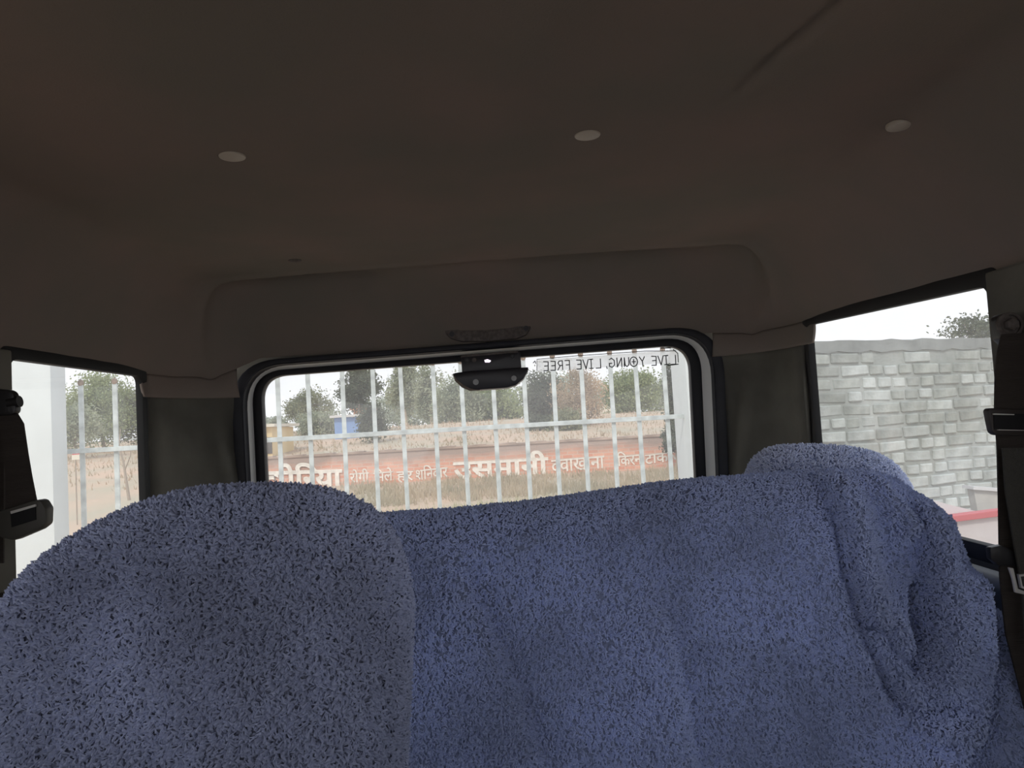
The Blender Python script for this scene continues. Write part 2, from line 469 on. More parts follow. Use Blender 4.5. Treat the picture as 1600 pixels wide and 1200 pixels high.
# rear wall: the corner pillars follow the plan of the headliner, the centre holds the rear window
def rr(quad, rad, y, seg=8):
    return [PY(p[0], p[1], y) for p in round_poly(quad, rad, seg)]
O0 = [(358, 566), (1130, 506), (1145, 880), (375, 890)]
O1 = [(377, 575), (1112, 517), (1128, 872), (392, 882)]
O2 = [(394, 582), (1092, 526), (1107, 866), (408, 876)]
O3 = [(407, 589), (1077, 538), (1093, 860), (421, 870)]
FLOOR = -1.05
def rear_wall():
    # a sheet: ring between rectangle and O1 opening, at y = 1.955
    inner = rr([(368, 571), (1121, 512), (1137, 876), (383, 886)], 66, 1.955)
    n = len(inner); outer = []
    x0, x1, z0, z1 = -.70, .56, FLOOR+CZ, .26+CZ
    cx = sum(p[0] for p in inner)/n; cz = sum(p[2] for p in inner)/n
    for p in inner:
        dx, dz = p[0]-cx, p[2]-cz
        k = min(((x1-cx) if dx > 0 else (x0-cx))/dx if abs(dx) > 1e-6 else 1e9, ((z1-cz) if dz > 0 else (z0-cz))/dz if abs(dz) > 1e-6 else 1e9)
        outer.append((cx+dx*k, 1.955, cz+dz*k))
    mb = MB(); mb.ring(outer, inner, (0, .05, 0)); return mb
o = rear_wall().build('wall_rear', M['vinyl']); tag(o, 'rear door panel around the rear window', kind='structure')

def corner_panel(sgn, name, lab, zt):
    # vinyl-clad pillar between side window and rear window: curved sheet with soft dents
    n, m = 40, 60
    uu = np.linspace(1.0, .76, n); X = CX + sgn*HW*uu
    Y = yrear(X)+.012
    if sgn < 0: xe, ye = PY(378, 700, 1.945)[:2]
    else: xe, ye = PY(1133, 700, 1.945)[:2]
    # blend the end of the strip into the window seal
    t = np.linspace(0, 1, n)
    Y = Y + (.042 if sgn > 0 else .006)*np.exp(-t/.08)
    Y = Y*(1-t**4) + ye*t**4; X = X*(1-t**2) + xe*t**2
    Z = np.linspace(FLOOR, zt+.012, m)
    P = np.zeros((n, m, 3))
    for i in range(n):
        P[i, :, 0] = X[i]; P[i, :, 1] = Y[i]; P[i, :, 2] = Z+CZ
    S_, T_ = np.meshgrid(t, Z, indexing='ij')
    d = .010*np.sin(S_*5+T_*9+1.0)*np.exp(-((T_-.0)/.25)**2) + .012*np.exp(-((S_-.35-.9*(.05-T_))/.10)**2)*(T_ < .12)
    d = np.minimum(d, .016)*np.clip((zt-.02-T_)/.08, 0, 1)
    P[:, :, 1] -= d; P[:, :, 0] -= sgn*d*.5
    # wrap onto the side wall
    o = link(name, np_mesh(name, P.reshape(-1, 3), grid_quads(n, m)), M['vinyl'])
    so = o.modifiers.new('thick', 'SOLIDIFY'); so.thickness = .01
    return tag(o, lab, kind='structure')
corner_panel(-1, 'wall_rear_left_corner', 'grey vinyl covered left rear pillar', .108)
corner_panel(1, 'wall_rear_right_corner', 'grey vinyl covered right rear pillar', .142)

o = MB().box((XL, YF-.05, FLOOR+CZ), (XR, YF, -.28+CZ)).build('wall_front', M['dark_trim']); tag(o, 'dark bulkhead added below the windscreen behind the viewer to limit front light', kind='structure')  # out-of-view panel added to hold back light from the front
# side walls with window openings
def side_wall(x, sgn, y0, y1, z0, z1, name, lab, fy0, fy1):
    mb = MB(); a, b = (x-.012, x) if sgn < 0 else (x, x+.012)
    top = .20
    mb.box((a, YF, FLOOR+CZ), (b, 1.70, z0+CZ))           # below the windows
    za, zb2 = (z1, z1) if sgn < 0 else (z1-.012, z1+.022)
    mb.prism([(a, YF, za+CZ), (a, y0, za+CZ), (a, 1.70, zb2+CZ), (a, 1.70, top+CZ+.04), (a, YF, top+CZ+.04)], (b-a, 0, 0))   # above
    mb.box((a, fy1, z0+CZ), (b, y0, z1+CZ-.01))               # pillar that carries the belt
    mb.box((a, y1, z0+CZ), (b, 1.70, z1+CZ))              # rear pillar
    o = mb.build(name, M['vinyl']); return tag(o, lab, kind='structure')
side_wall(XL, -1, 1.21, 1.675, -.27, .168, 'wall_left', 'left side wall of the cabin', -.3, .80)
side_wall(XR, 1, 1.052, 1.705, -.215, .172, 'wall_right', 'right side wall of the cabin', -.3, .70)
o = MB().box((XL-.04, YF, FLOOR-.04+CZ), (XR+.04, 2.0, FLOOR+CZ)).build('floor', M['floor']); tag(o, 'cabin floor', kind='structure')

# rear window: seal, painted door edge, gasket, glass
SG = 10
def band(qo, ro, qi, ri, y, dy):
    return MB().ring(rr(qo, ro, y, SG), rr(qi, ri, y, SG), (0, dy, 0))
win = bpy.data.objects.new('window_1', None); COL.objects.link(win); win.location = PY(750, 860, 1.95)
tag(win, 'wide rear window with rounded corners and black seals', kind='structure')
s = band(O0, 78, O1, 66, 1.912, .055).build('rubber_seal', M['rubber'], win, smooth=True, bevel=.005)
_o = rr([(372, 572), (1118, 513.5), (1134, 876), (387, 886)], 69, 1.924, SG); _i = rr(O2, 52, 1.958, SG)
MB().ring(_o, _i, (0, .02, 0)).build('painted_door_edge', M['painted'], win, smooth=True)
band([(391, 580.5), (1095, 524), (1110, 868), (405, 878)], 54, O3, 40, 1.955, .03).build('glass_gasket', M['gasket'], win, smooth=True, bevel=.004)
# thin bright welt line inside the seal
welt = [PY(p[0], p[1], 1.908) for p in round_poly([(376, 573.5), (1113, 515.5), (1129, 874), (391, 884)], 68, SG)]
MB().tube(welt+[welt[0]], .0016, 6).build('welt', M['rubber'], win, smooth=True)
MB().prism(rr([(402, 585), (1081, 534), (1097, 864), (416, 874)], 42, 1.972), (0, .004, 0)).build('glass_pane', M['glass'], win)

def side_window(num, x, y0, y1, z0, z1, sgn, lab, fr, z2=None):
    z2 = z1 if z2 is None else z2
    wn = bpy.data.objects.new('window_%d' % num, None); COL.objects.link(wn); wn.location = (x, (y0+y1)/2, z0+CZ)
    tag(wn, lab, kind='structure')
    def rect(g, xx): return [(xx, p[0], p[1]+CZ) for p in round_poly([(y0+g, z1-g), (y1-g, z2-g), (y1-g, z0+g), (y0+g, z0+g)], .02, 5)]
    MB().ring(rect(-fr, x-sgn*.004), rect(.003, x-sgn*.004), (sgn*.016, 0, 0)).build('window_frame', M['dark_trim'], wn, smooth=True, bevel=.003)
    MB().prism(rect(-.004, x+sgn*.0125), (sgn*.003, 0, 0)).build('glass_pane', M['glass_side'], wn)
side_window(2, XL, 1.215, 1.655, -.265, .155, -1, 'left side window with a black frame', .020)
side_window(3, XR, 1.042, 1.69, -.21, .156, 1, 'right side window with a black frame', .022, .186)
o = MB().box((XR-.011, .86, -.62+CZ), (XR+.004, 1.036, .17+CZ)).build('trim_3', M['vinyl'], bevel=.004); tag(o, 'grey cladding of the pillar in front of the right side window', kind='structure')
o = MB().box((XL-.004, 1.02, -.62+CZ), (XL+.011, 1.212, .165+CZ)).build('trim_4', M['vinyl'], bevel=.004); tag(o, 'grey cladding of the pillar in front of the left side window', kind='structure')

# ------------------------------------------------------------------ headliner buttons
blabels = ['round cream button in the dished spot of the headliner, leftmost of the front row',
           'round cream button in the middle of the headliner',
           'round cream button nearest the right side window on the headliner',
           'round button half sunk in the headliner just before the rear crease']
for k, ((bx, by), lab) in enumerate(zip(BUTTONS, blabels)):
    i = np.argmin((HX-bx)**2+(HY-by)**2); zc = HZ.ravel()[i]+CZ
    if k == 3: zc += .0005
    r = .0175 if k < 3 else .014
    prof = [(r*.25, .006), (r*.98, .004), (r, .001), (r*.93, -.0015), (r*.6, -.003), (r*.02, -.0036)]
    o = MB().lathe(prof, (bx, by, zc-.001), (0, 0, 1), 28).build('headliner_button', M['button'] if k < 3 else M['dusty'], smooth=True, loc=(bx, by, zc))
    tag(o, lab, 'button', 'headliner buttons')

# ------------------------------------------------------------------ catch bracket and brake lamp above the rear window
br = thing('latch_bracket', 'dusty grey latch bracket with two screw holes above the rear window', 'bracket', PY(762, 533, 1.90))
out = [(695, 512), (699, 507), (706, 509), (718, 516), (760, 516), (800, 512), (815, 506), (822, 501), (829, 503), (829, 513), (822, 523), (806, 529), (760, 533), (722, 533), (704, 529), (696, 521)]
MB().prism([PY(a, b, 1.902) for a, b in out], (0, .022, 0)).build('bracket_plate', M['dusty'], br, smooth=True, bevel=.002)
for a, b in ((706, 522), (822, 513)):
    c = PY(a, b, 1.9005); MB().lathe([(.0065, 0), (.0065, .004)], c, (0, 1, 0), 14).build('screw_hole', M['lamp_black'], br)
lp = thing('brake_lamp', 'black high brake lamp hanging at the top centre of the rear window', 'lamp', PY(767, 610, 1.9))
up = [(720, 556), (811, 548), (813, 553), (815, 577), (722, 584)]
MB().prism([PY(a, b, 1.895) for a, b in up], (0, .05, 0)).build('mounting_box', M['lamp_black'], lp, smooth=True, bevel=.002)
MB().prism([PY(a, b, 1.892) for a, b in [(720, 555.5), (809, 547.5), (809.5, 550.5), (720.5, 558.5)]], (0, .012, 0)).build('clip_strip', M['dusty'], lp)
lo = [(707, 584), (712, 582.5), (730, 580), (800, 575), (826, 573.5), (825, 580), (818, 592), (806, 602), (792, 606), (750, 609), (734, 609), (722, 604), (712, 595)]
MB().prism([PY(a, b, 1.875) for a, b in lo], (0, .06, 0)).build('lamp_body', M['lamp_black'], lp, smooth=True, bevel=.004)
rim = [PY(a, b, 1.878) for a, b in [(708, 584), (713, 594), (723, 603), (735, 608.5), (750, 609.5)]]
MB().tube(rim, [.0015, .004, .0045, .004, .001], 8).build('worn_edge', mat('worn_tan_edge', (.22, .18, .15), .7), lp, smooth=True)
for a, b, r, m_ in ((743.5, 597, .0072, 'grey_plug'), (803, 591, .0066, 'grey_plug')):
    MB().lathe([(r, .0), (r, -.002), (r*.7, -.003)], PY(a, b, 1.875), (0, 1, 0), 18).build('plug', M[m_], lp, smooth=True)
for a, b, r, m_ in ((730, 563, .0065, 'plastic'), (741, 562.5, .0055, 'dusty'), (801, 557, .006, 'plastic')):
    MB().lathe([(r, .0), (r, -.002), (r*.8, -.002), (r*.6, -.0005), (r*.3, -.0005)], PY(a, b, 1.895), (0, 1, 0), 18).build('screw', M[m_], lp, smooth=True)
led = mat('led_glow', (.9, .7, .9), .4); b_ = led.node_tree.nodes['Principled BSDF']
b_.inputs['Emission Color'].default_value = (1, .82, 1, 1); b_.inputs['Emission Strength'].default_value = 2.0
MB().prism([PY(a, b, 1.893) for a, b in [(757, 562.5), (762, 561.5), (767, 563.5), (765, 566), (758, 566)]], (0, .003, 0)).build('indicator_light', led, lp)

# ------------------------------------------------------------------ sticker lettering on the rear glass
YS = 1.9675
GL = {
 'L': [[(0, 1), (0, 0), (.62, 0)]], 'I': [[(.3, 1), (.3, 0)], [(.05, 1), (.55, 1)], [(.05, 0), (.55, 0)]],
 'V': [[(0, 1), (.32, 0), (.7, 1)]], 'E': [[(.6, 1), (0, .96), (.04, 0), (.62, 0)], [(.03, .52), (.5, .5)]],
 'Y': [[(0, 1), (.3, .5), (.68, 1)], [(.3, .5), (.26, 0)]],
 'O': [[(.5+.5*math.cos(t*math.pi/8), .5+.52*math.sin(t*math.pi/8)) for t in range(17)], [(.5, .76), (.5, .24)], [(.26, .5), (.74, .5)]],
 'U': [[(0, 1), (.02, .2), (.25, 0), (.5, .15), (.58, 1)], [(.58, .9), (.62, 0)]], 'N': [[(0, 0), (.02, 1), (.6, 0), (.62, 1)]],
 'G': [[(.7, .86), (.4, 1), (.05, .75), (.03, .25), (.35, 0), (.7, .14), (.7, .45), (.36, .45)]],
 ',': [[(.15, .12), (.08, -.12)]], 'F': [[(.6, 1), (0, 1), (.02, 0)], [(0, .52), (.46, .52)]],
 'R': [[(0, 0), (0, 1), (.42, .98), (.58, .76), (.4, .5), (.02, .48)], [(.28, .48), (.64, 0)]],
 "'": [[(.05, 1.1), (.25, .9), (.4, 1.05)]]}
wd = {'I': .62, ',': .3, 'O': 1.05, "'": .45, ' ': .55}
def sticker():
    st = thing('slogan_sticker', 'pale sticker with a slogan seen mirrored at the top right of the rear window', 'sticker', PY(950, 575, YS))
    q = [(838, 563), (1052, 547), (1059, 551), (1058, 571), (1046, 567), (842, 581), (838, 578)]
    film = bpy.data.materials.new('pale_film'); film.use_nodes = True; n = film.node_tree; n.nodes.clear()
    out_ = n.nodes.new('ShaderNodeOutputMaterial'); a = n.nodes.new('ShaderNodeBsdfTransparent'); b = n.nodes.new('ShaderNodeBsdfTranslucent'); b.inputs[0].default_value = (.97, .98, .98, 1)
    mx = n.nodes.new('ShaderNodeMixShader'); mx.inputs[0].default_value = .5
    n.links.new(a.outputs[0], mx.inputs[1]); n.links.new(b.outputs[0], mx.inputs[2]); n.links.new(mx.outputs[0], out_.inputs[0])
    MB().prism([PY(x, y, YS+.002) for x, y in q], (0, .0006, 0)).build('sticker_film', film, st)
    ink = mat('dark_grey_ink', (.07, .075, .08), .8)
    txt = 'LIVE YOUNG, LIVE FREE'
    tot = sum(wd.get(c, .86) for c in txt)
    x0, y0 = 1056.0, 569.0; x1, y1 = 846.0, 579.5      # baseline, mirrored: starts at the right
    k = 0.0
    def stroke(mb, pts, wdt):
        for a_, b_ in zip(pts[:-1], pts[1:]):
            a_ = np.array(a_); b_ = np.array(b_); d = b_-a_; l = np.linalg.norm(d)
            if l < 1e-6: continue
            d = d/l; nrm = np.array([-d[1], d[0]])*wdt; e = d*wdt*.6
            mb.prism([PY(*p, YS) for p in (a_-e+nrm, b_+e+nrm, b_+e-nrm, a_-e-nrm)], (0, .0008, 0))
    for c in txt:
        w_ = wd.get(c, .86)
        if c != ' ':
            mb = MB()
            for st_ in GL[c]:
                pts = []
                for gx, gy in st_:
                    s_ = (k+gx*.92)/tot; bx = x0+(x1-x0)*s_; by = y0+(y1-y0)*s_
                    pts.append((bx - .05*gy*14, by - gy*14.2))
                stroke(mb, pts, .75)
            o = mb.build('letter', ink, st)
        k += w_
    mb = MB()
    stroke(mb, [(1056, 548), (1010, 548.5), (900, 556), (839, 561.5)], .5); stroke(mb, [(839, 562), (839, 580)], .4)
    stroke(mb, [(1048, 543.5), (1032, 544)], .8); stroke(mb, [(1044, 571), (1060, 569)], .7); stroke(mb, [(1052, 546), (1059, 552), (1060, 566)], .6)
    stroke(mb, [(833, 567), (836, 564), (837, 568)], .6)
    mb.build('border_line', ink, st)
sticker()

# ================================================================== SEATS
rng = np.random.default_rng(7)
def tri_sample(P, wrap, count, keep):
    n, m, _ = P.shape
    Q = grid_quads(n, m, wrap); Vv = P.reshape(-1, 3)
    A, B, C, D = (Vv[Q[:, i]] for i in range(4))
    nr = np.cross(C-A, D-B); ar = np.linalg.norm(nr, axis=1); nr = nr/(ar[:, None]+1e-12)
    cen = (A+B+C+D)/4
    k = keep(cen, nr)
    pr = ar*k; pr /= pr.sum()
    idx = rng.choice(len(Q), count, p=pr)
    u_, v_ = rng.random((2, count, 1))
    pt = (A[idx]*(1-u_)+B[idx]*u_)*(1-v_) + (D[idx]*(1-u_)+C[idx]*u_)*v_
    return pt, nr[idx]

def tufts(pt, nr, L, wdt, lift=.5, down=.5):
    n = len(pt)
    d = rng.normal(size=(n, 3)); d[:, 2] -= down
    d -= (d*nr).sum(1)[:, None]*nr; d /= np.linalg.norm(d, axis=1)[:, None]+1e-9
    sdir = np.cross(nr, d)
    Ls = L*rng.uniform(.6, 1.3, (n, 1)); ws = wdt*rng.uniform(.7, 1.25, (n, 1)); lf = lift*rng.uniform(.6, 1.4, (n, 1))
    bend = sdir*Ls*rng.uniform(-.45, .45, (n, 1))
    p0 = pt - nr*ws*.4; p1 = pt + d*Ls*.45 + nr*Ls*lf*.75 + bend; p2 = pt + d*Ls + nr*Ls*lf*.35 - bend*.4
    Vv = np.stack([p0+sdir*ws*.5, p0-sdir*ws*.5, p1+sdir*ws*.5-nr*ws*.3, p1-sdir*ws*.5-nr*ws*.3, p1+nr*ws*.35, p2+sdir*ws*.12, p2-sdir*ws*.12], 1).reshape(-1, 3)
    b = (np.arange(n)*7)[:, None]
    T = np.array([[0, 1, 4], [0, 4, 2], [1, 3, 4], [2, 4, 5], [4, 6, 5], [4, 3, 6]])
    return Vv, (b[:, :, None]+T[None]).reshape(-1, 3)

# --- front seat, close to the camera
def gauge_seat(outline, yc, depth, name_top, nA=520, nR=150):
    # closed cushion: outline (x,z) polygon resampled, inflated front and back
    o_ = np.array(outline, float); seg = np.linalg.norm(np.roll(o_, -1, 0)-o_, axis=1); cum = np.concatenate([[0], np.cumsum(seg)])
    s_ = np.linspace(0, cum[-1], nA, endpoint=False); oc = np.vstack([o_, o_[:1]])
    bx = np.interp(s_, cum, oc[:, 0]); bz = np.interp(s_, cum, oc[:, 1])
    for _ in range(14):
        bx = (np.roll(bx, 1)+2*bx+np.roll(bx, -1))/4; bz = (np.roll(bz, 1)+2*bz+np.roll(bz, -1))/4
    cx, cz = (bx.min()+bx.max())/2, (bz.min()+bz.max())/2
    th = np.linspace(0, math.pi, nR)                 # 0 front pole, pi back pole
    sc = np.sin(th)**.42; yy = -np.cos(th); yy = np.sign(yy)*np.abs(yy)**.9*depth
    P = np.zeros((nA, nR, 3))
    P[:, :, 0] = cx + (bx-cx)[:, None]*sc; P[:, :, 2] = cz + (bz-cz)[:, None]*sc; P[:, :, 1] = yc+yy[None, :]
    return P

def XZ(px, py, y): p = PY(px, py, y); return (p[0], p[2])
ys_ = .56
fo = [(625, 1010), (626, 960), (618, 905), (602, 850), (566, 803), (520, 778), (470, 765), (420, 761), (340, 762), (280, 766), (225, 778), (160, 800), (100, 830), (40, 866), (0, 900), (-30, 940), (-52, 1000), (-60, 1100)]
fo = [XZ(a, b+8, ys_) for a, b in fo]
zb = CZ-.62
fo = fo[:]+[(fo[-1][0]-.02, zb+.05), (fo[-1][0]+.02, zb), (fo[0][0]-.06, zb), (fo[0][0]-.035, zb+.05), (fo[0][0]-.012, CZ-.28)]
fo2 = [fo[i] for i in range(len(fo))]
Pf = gauge_seat(fo2, .60, .062, 'x')
Nx = value_noise(Pf[..., 0]*26, Pf[..., 2]*26, 4)-.5
Pf[..., 1] += .006*Nx*np.exp(-((Pf[..., 1]-.54)/.05)**2)
# backrest leans: the lower part sits nearer to the camera's side of the seat base
fs = thing('front_seat', 'grey-blue terry towel covered seat back filling the lower left, nearest the camera', 'seat', (-.19, .62, FLOOR+CZ))
fb = link('backrest', np_mesh('front_backrest', Pf.reshape(-1, 3), grid_quads(*Pf.shape[:2], wrap=True)), M['towel_dark'], fs)
pt, nr_ = tri_sample(Pf, True, 36000, lambda c, n_: ((c[:, 1] < .625) & (c[:, 2] > CZ-.30)).astype(float)*(1.0))
ctr = np.array([Pf[..., 0].mean(), .60, CZ-.3]); fl = ((pt-ctr)*nr_).sum(1) < 0; nr_[fl] *= -1
v_, t_ = tufts(pt, nr_, .0056, .0023, .75, .3)
o = link('terry_pile', np_mesh('front_pile', v_, t_, False), M['pile_dark'], fb); tag(o, kind='stuff')
MB().box((-.38, .40, CZ-.78), (.0, .70, CZ-.60)).build('seat_cushion', M['cushion'], fs, smooth=True, bevel=.04)
MB().box((-.34, .44, CZ+FLOOR), (-.04, .68, CZ-.77)).build('seat_base', M['plastic'], fs, smooth=True, bevel=.01)

# --- bench seat
def yb(z): return 1.035 + .27*(z-(CZ-.12))
top_px = [(380, 833), (480, 825), (600, 814), (700, 808), (830, 795), (960, 777), (1060, 763), (1150, 755), (1240, 749), (1300, 743), (1316, 738), (1330, 741), (1365, 739), (1400, 744), (1432, 755), (1452, 773), (1474, 797), (1500, 838), (1521, 880), (1545, 930), (1562, 965), (1582, 1015), (1600, 1068), (1612, 1110), (1625, 1190)]
T = np.array([XZ(a, b, 1.035) for a, b in top_px])
T[:, 0] *= 1.0
zbot = CZ-.72
n, m = 620, 300
seg = np.linalg.norm(np.diff(T, axis=0), axis=1); cum = np.concatenate([[0], np.cumsum(seg)])
sv = np.linspace(0, cum[-1], n)
tx = np.interp(sv, cum, T[:, 0]); tz = np.interp(sv, cum, T[:, 1])
for _ in range(3):
    tx[1:-1] = (tx[:-2]+2*tx[1:-1]+tx[2:])/4; tz[1:-1] = (tz[:-2]+2*tz[1:-1]+tz[2:])/4
bxs = np.linspace(tx[0], .655, n)**1.0
wv = np.linspace(0, 1, n)
# vertical columns over most of the width, fanning out only at the right
bxs = np.where(tx < .40, tx, tx + (0.0)*wv)
k0 = np.argmax(tx > .36)
bxs[k0:] = np.linspace(tx[k0], .60, n-k0)
tt = np.linspace(0, 1, m)**1.6
X = tx[:, None]*(1-tt)+bxs[:, None]*tt; Z = tz[:, None]*(1-tt)+zbot*tt
poly = list(zip(tx[::4], tz[::4]))
d, _, _ = poly_dist(X, Z, poly)
R = .055
rnd = np.where(d < R, R-np.sqrt(np.maximum(R*R-(R-d)**2, 0)), 0)
Y = yb(Z) + rnd
pk = lambda l: [XZ(a, b, 1.0) for a, b in l]
def fold(l, A, wr, wl, f0=.12, f1=.2, sharp=2.0):
    global Y
    q = pk(l); d_, s_, p_ = poly_dist(X, Z, q)
    fade = np.clip(p_/f0, 0, 1)*np.clip((1-p_)/f1, 0, 1) if f0 > 0 else np.clip((1-p_)/f1, 0, 1)
    fade = fade*fade*(3-2*fade)
    ww = np.where(s_ > 0, wr, wl)
    Y = Y - 2.5*A*fade*np.exp(-(d_/ww)**sharp)
# with lines drawn top to bottom the positive side is the right-hand one in the picture
F1 = [(1310, 730), (1323, 762), (1331, 810), (1334, 888), (1345, 944), (1367, 1009), (1393, 1087), (1412, 1135)]
fold(F1, .020, .030, .008, .0, .25)
fold([(a-9, b) for a, b in F1[1:]], -.011, .006, .010, .2, .2)
fold([(1371, 738), (1393, 767), (1427, 814), (1447, 850)], .014, .007, .024, .0, .25)
fold([(1388, 742), (1415, 770), (1446, 800)], .010, .010, .010, .0, .3)
fold([(1449, 774), (1453, 823), (1457, 866), (1455, 930), (1447, 985), (1428, 1050), (1420, 1085)], .022, .030, .008, .08, .2)
fold([(1447, 900), (1434, 975), (1417, 1046)], -.020, .006, .014, .2, .25)
fold([(1352, 962), (1384, 1009), (1414, 1050)], -.014, .010, .008, .2, .15)
fold([(1362, 985), (1382, 1060), (1397, 1096)], -.012, .010, .008, .25, .1)
fold([(1370, 945), (1400, 990), (1418, 1030)], .006, .010, .012, .3, .3)
fold([(1395, 1099), (1427, 1090), (1482, 1074)], -.012, .005, .009, .15, .35)
fold([(1395, 1112), (1440, 1103), (1485, 1090)], .010, .010, .012, .3, .35)
F7 = [(1527, 885), (1519, 940), (1505, 1018), (1480, 1096), (1446, 1150), (1410, 1186), (1380, 1215)]
fold(F7, .018, .007, .034, .06, .2)
fold([(a+9, b+3) for a, b in F7], -.016, .026, .006, .06, .2)
fold([(1478, 800), (1490, 850), (1512, 900)], .008, .008, .012, .1, .3)
fold([(1440, 1000), (1470, 960), (1500, 930)], .004, .02, .02, .3, .3)
fold([(1550, 980), (1530, 1060), (1500, 1180)], .006, .02, .02, .3, .3)
# soft waves over the main panel
fold([(690, 830), (740, 960), (800, 1090), (850, 1230)], .009, .012, .05, .3, .1)
fold([(1010, 900), (1035, 1020), (1065, 1230)], .009, .012, .05, .3, .1)
fold([(1290, 800), (1300, 900), (1335, 1010)], .005, .02, .03, .2, .3)
for _ in range(2):
    Y[1:-1, 1:-1] = (Y[:-2, 1:-1]+Y[2:, 1:-1]+Y[1:-1, :-2]+Y[1:-1, 2:]+2*Y[1:-1, 1:-1])/6
Y += .004*(value_noise(X*9, Z*6, 8)-.5) + .0022*(value_noise(X*30, Z*30, 9)-.5) + .0022*(value_noise(X*170, Z*130, 19)-.5)
Pb = np.stack([X, Y, Z], -1)
# little fuzz of the silhouette and the back face of the bench
back = [Pb[:, 0] + np.array([0, dy, dz]) for dy, dz in ((.03, .0), (.09, -.012), (.13, -.06), (.15, -.25))]
Pall = np.concatenate([np.stack(back[::-1], 1), Pb], 1)
bs = thing('bench_seat', 'long bench seat back under a draped blue terry towel cover, filling the lower right', 'seat', (.15, 1.05, FLOOR+CZ))
bb = link('backrest_cover', np_mesh('bench_cover', Pall.reshape(-1, 3), grid_quads(*Pall.shape[:2])), M['towel'], bs)
pt, nr_ = tri_sample(Pall, False, 88000, lambda c, n_: ((c[:, 2] > CZ-.50) & (c[:, 1] < 1.16)).astype(float))
fl = (nr_[:, 1]*1.0 - nr_[:, 2]*.6) > 0; nr_[fl] *= -1
v_, t_ = tufts(pt, nr_, .0066, .0028, .62, 1.3)
o = link('terry_pile', np_mesh('bench_pile', v_, t_, False), M['pile'], bb); tag(o, kind='stuff')
MB().box((-.38, .66, CZ-.80), (.62, 1.02, CZ-.66)).build('seat_cushion', M['cushion'], bs, smooth=True, bevel=.04)
for lx in (-.30, .54):
    MB().box((lx-.02, .72, CZ+FLOOR), (lx+.02, .98, CZ-.79)).build('leg', M['plastic'], bs, bevel=.004)
MB().box((-.36, 1.06, CZ-.80), (.58, 1.14, CZ-.30)).build('backrest_frame', M['cushion'], bs, bevel=.02)

# --- rear right seat behind the bench
ho = [(1440, 800), (1434, 768), (1425, 744), (1408, 722), (1385, 706), (1350, 697), (1310, 694), (1262, 692), (1225, 693), (1202, 700), (1185, 716), (1177, 742), (1174, 770), (1172, 810)]
yh = 1.26
ho = [XZ(a, b+5, yh) for a, b in ho]
ho = ho + [(ho[-1][0], CZ-.6), (ho[0][0], CZ-.6)]
Ph = gauge_seat(ho, yh+.03, .07, 'x', 260, 90)
rs = thing('rear_seat', 'blue towel covered seat back, window light painted into its pile, poking up behind the bench, by the right window', 'seat', (.50, 1.33, FLOOR+CZ))
rb = link('backrest', np_mesh('rear_backrest', Ph.reshape(-1, 3), grid_quads(*Ph.shape[:2], wrap=True)), M['towel'], rs)
pt, nr_ = tri_sample(Ph, True, 11500, lambda c, n_: ((c[:, 1] < yh+.07) & (c[:, 2] > CZ-.25)).astype(float))
ctr = np.array([.52, yh+.03, CZ-.3]); fl = ((pt-ctr)*nr_).sum(1) < 0; nr_[fl] *= -1
v_, t_ = tufts(pt, nr_, .0068, .0029, .65, 1.0)
o = link('terry_pile', np_mesh('rear_pile', v_, t_, False), M['pile_window_lit'], rb); tag(o, kind='stuff')
MB().box((.38, 1.22, CZ-.72), (.63, 1.60, CZ-.58)).build('seat_cushion', M['cushion'], rs, smooth=True, bevel=.03)
MB().box((.42, 1.26, CZ+FLOOR), (.60, 1.56, CZ-.70)).build('seat_base', M['plastic'], rs, bevel=.01)

# ================================================================== SEAT BELTS
def strap(mb, left, right, th, yoff=0):
    # ribbon between two edge lines of 3D points, with thickness
    L_ = [np.array(p) for p in left]; R_ = [np.array(p) for p in right]
    n_ = len(L_); v = []
    for a, b in zip(L_, R_):
        v += [a, b, b+np.array([0, th, 0]), a+np.array([0, th, 0])]
    f = []
    for i in range(n_-1):
        for k in range(4):
            f.append((i*4+k, i*4+(k+1) % 4, (i+1)*4+(k+1) % 4, (i+1)*4+k))
    f += [(0, 1, 2, 3), tuple(4*(n_-1)+k for k in (3, 2, 1, 0))]
    mb.add(v, f)
# left belt
yl = 1.12
lb = thing('seat_belt', 'black seat belt with anchor and silver slotted latch, hanging left of the left window', 'seat belt', PY(20, 860, yl))
mb = MB(); strap(mb, [PY(*p, yl) for p in [(-8, 640), (-2, 660), (4, 700), (8, 740), (8, 790), (5, 830)]], [PY(*p, yl) for p in [(24, 642), (36, 662), (43, 710), (49, 745), (58, 790), (60, 830)]], .003)
mb.build('webbing', M['web'], lb)
mb = MB(); strap(mb, [PY(*p, yl+.02) for p in [(-40, 640), (-40, 700), (-40, 880)]], [PY(*p, yl+.02) for p in [(-2, 650), (6, 700), (5, 880)]], .003)
mb.build('rear_webbing', M['web'], lb)
q = round_poly([(-14, 606), (20, 610), (26, 648), (-14, 650)], 12)
MB().prism([PY(*p, yl-.006) for p in q], (0, .014, 0)).build('anchor_ring', M['plastic'], lb, smooth=True, bevel=.003)
MB().tube([PY(14, 630, yl), PY(31, 627, yl)], .0085, 14).build('anchor_bolt', M['plastic'], lb, smooth=True)
q = round_poly([(-6, 800), (48, 783), (62, 780), (71, 795), (70, 820), (60, 828), (20, 845), (-2, 840)], [8, 8, 9, 10, 10, 6, 10, 8])
MB().prism([PY(*p, yl-.012) for p in q], (0, .022, 0)).build('latch_body', mat('latch_grey_plastic', (.07, .066, .056), .5, spec=.4), lb, smooth=True, bevel=.004)
q = [(16, 800), (55, 789), (56, 812), (18, 824)]
MB().prism([PY(*p, yl-.0135) for p in q], (0, .003, 0)).build('latch_slot', M['dark_trim'], lb)
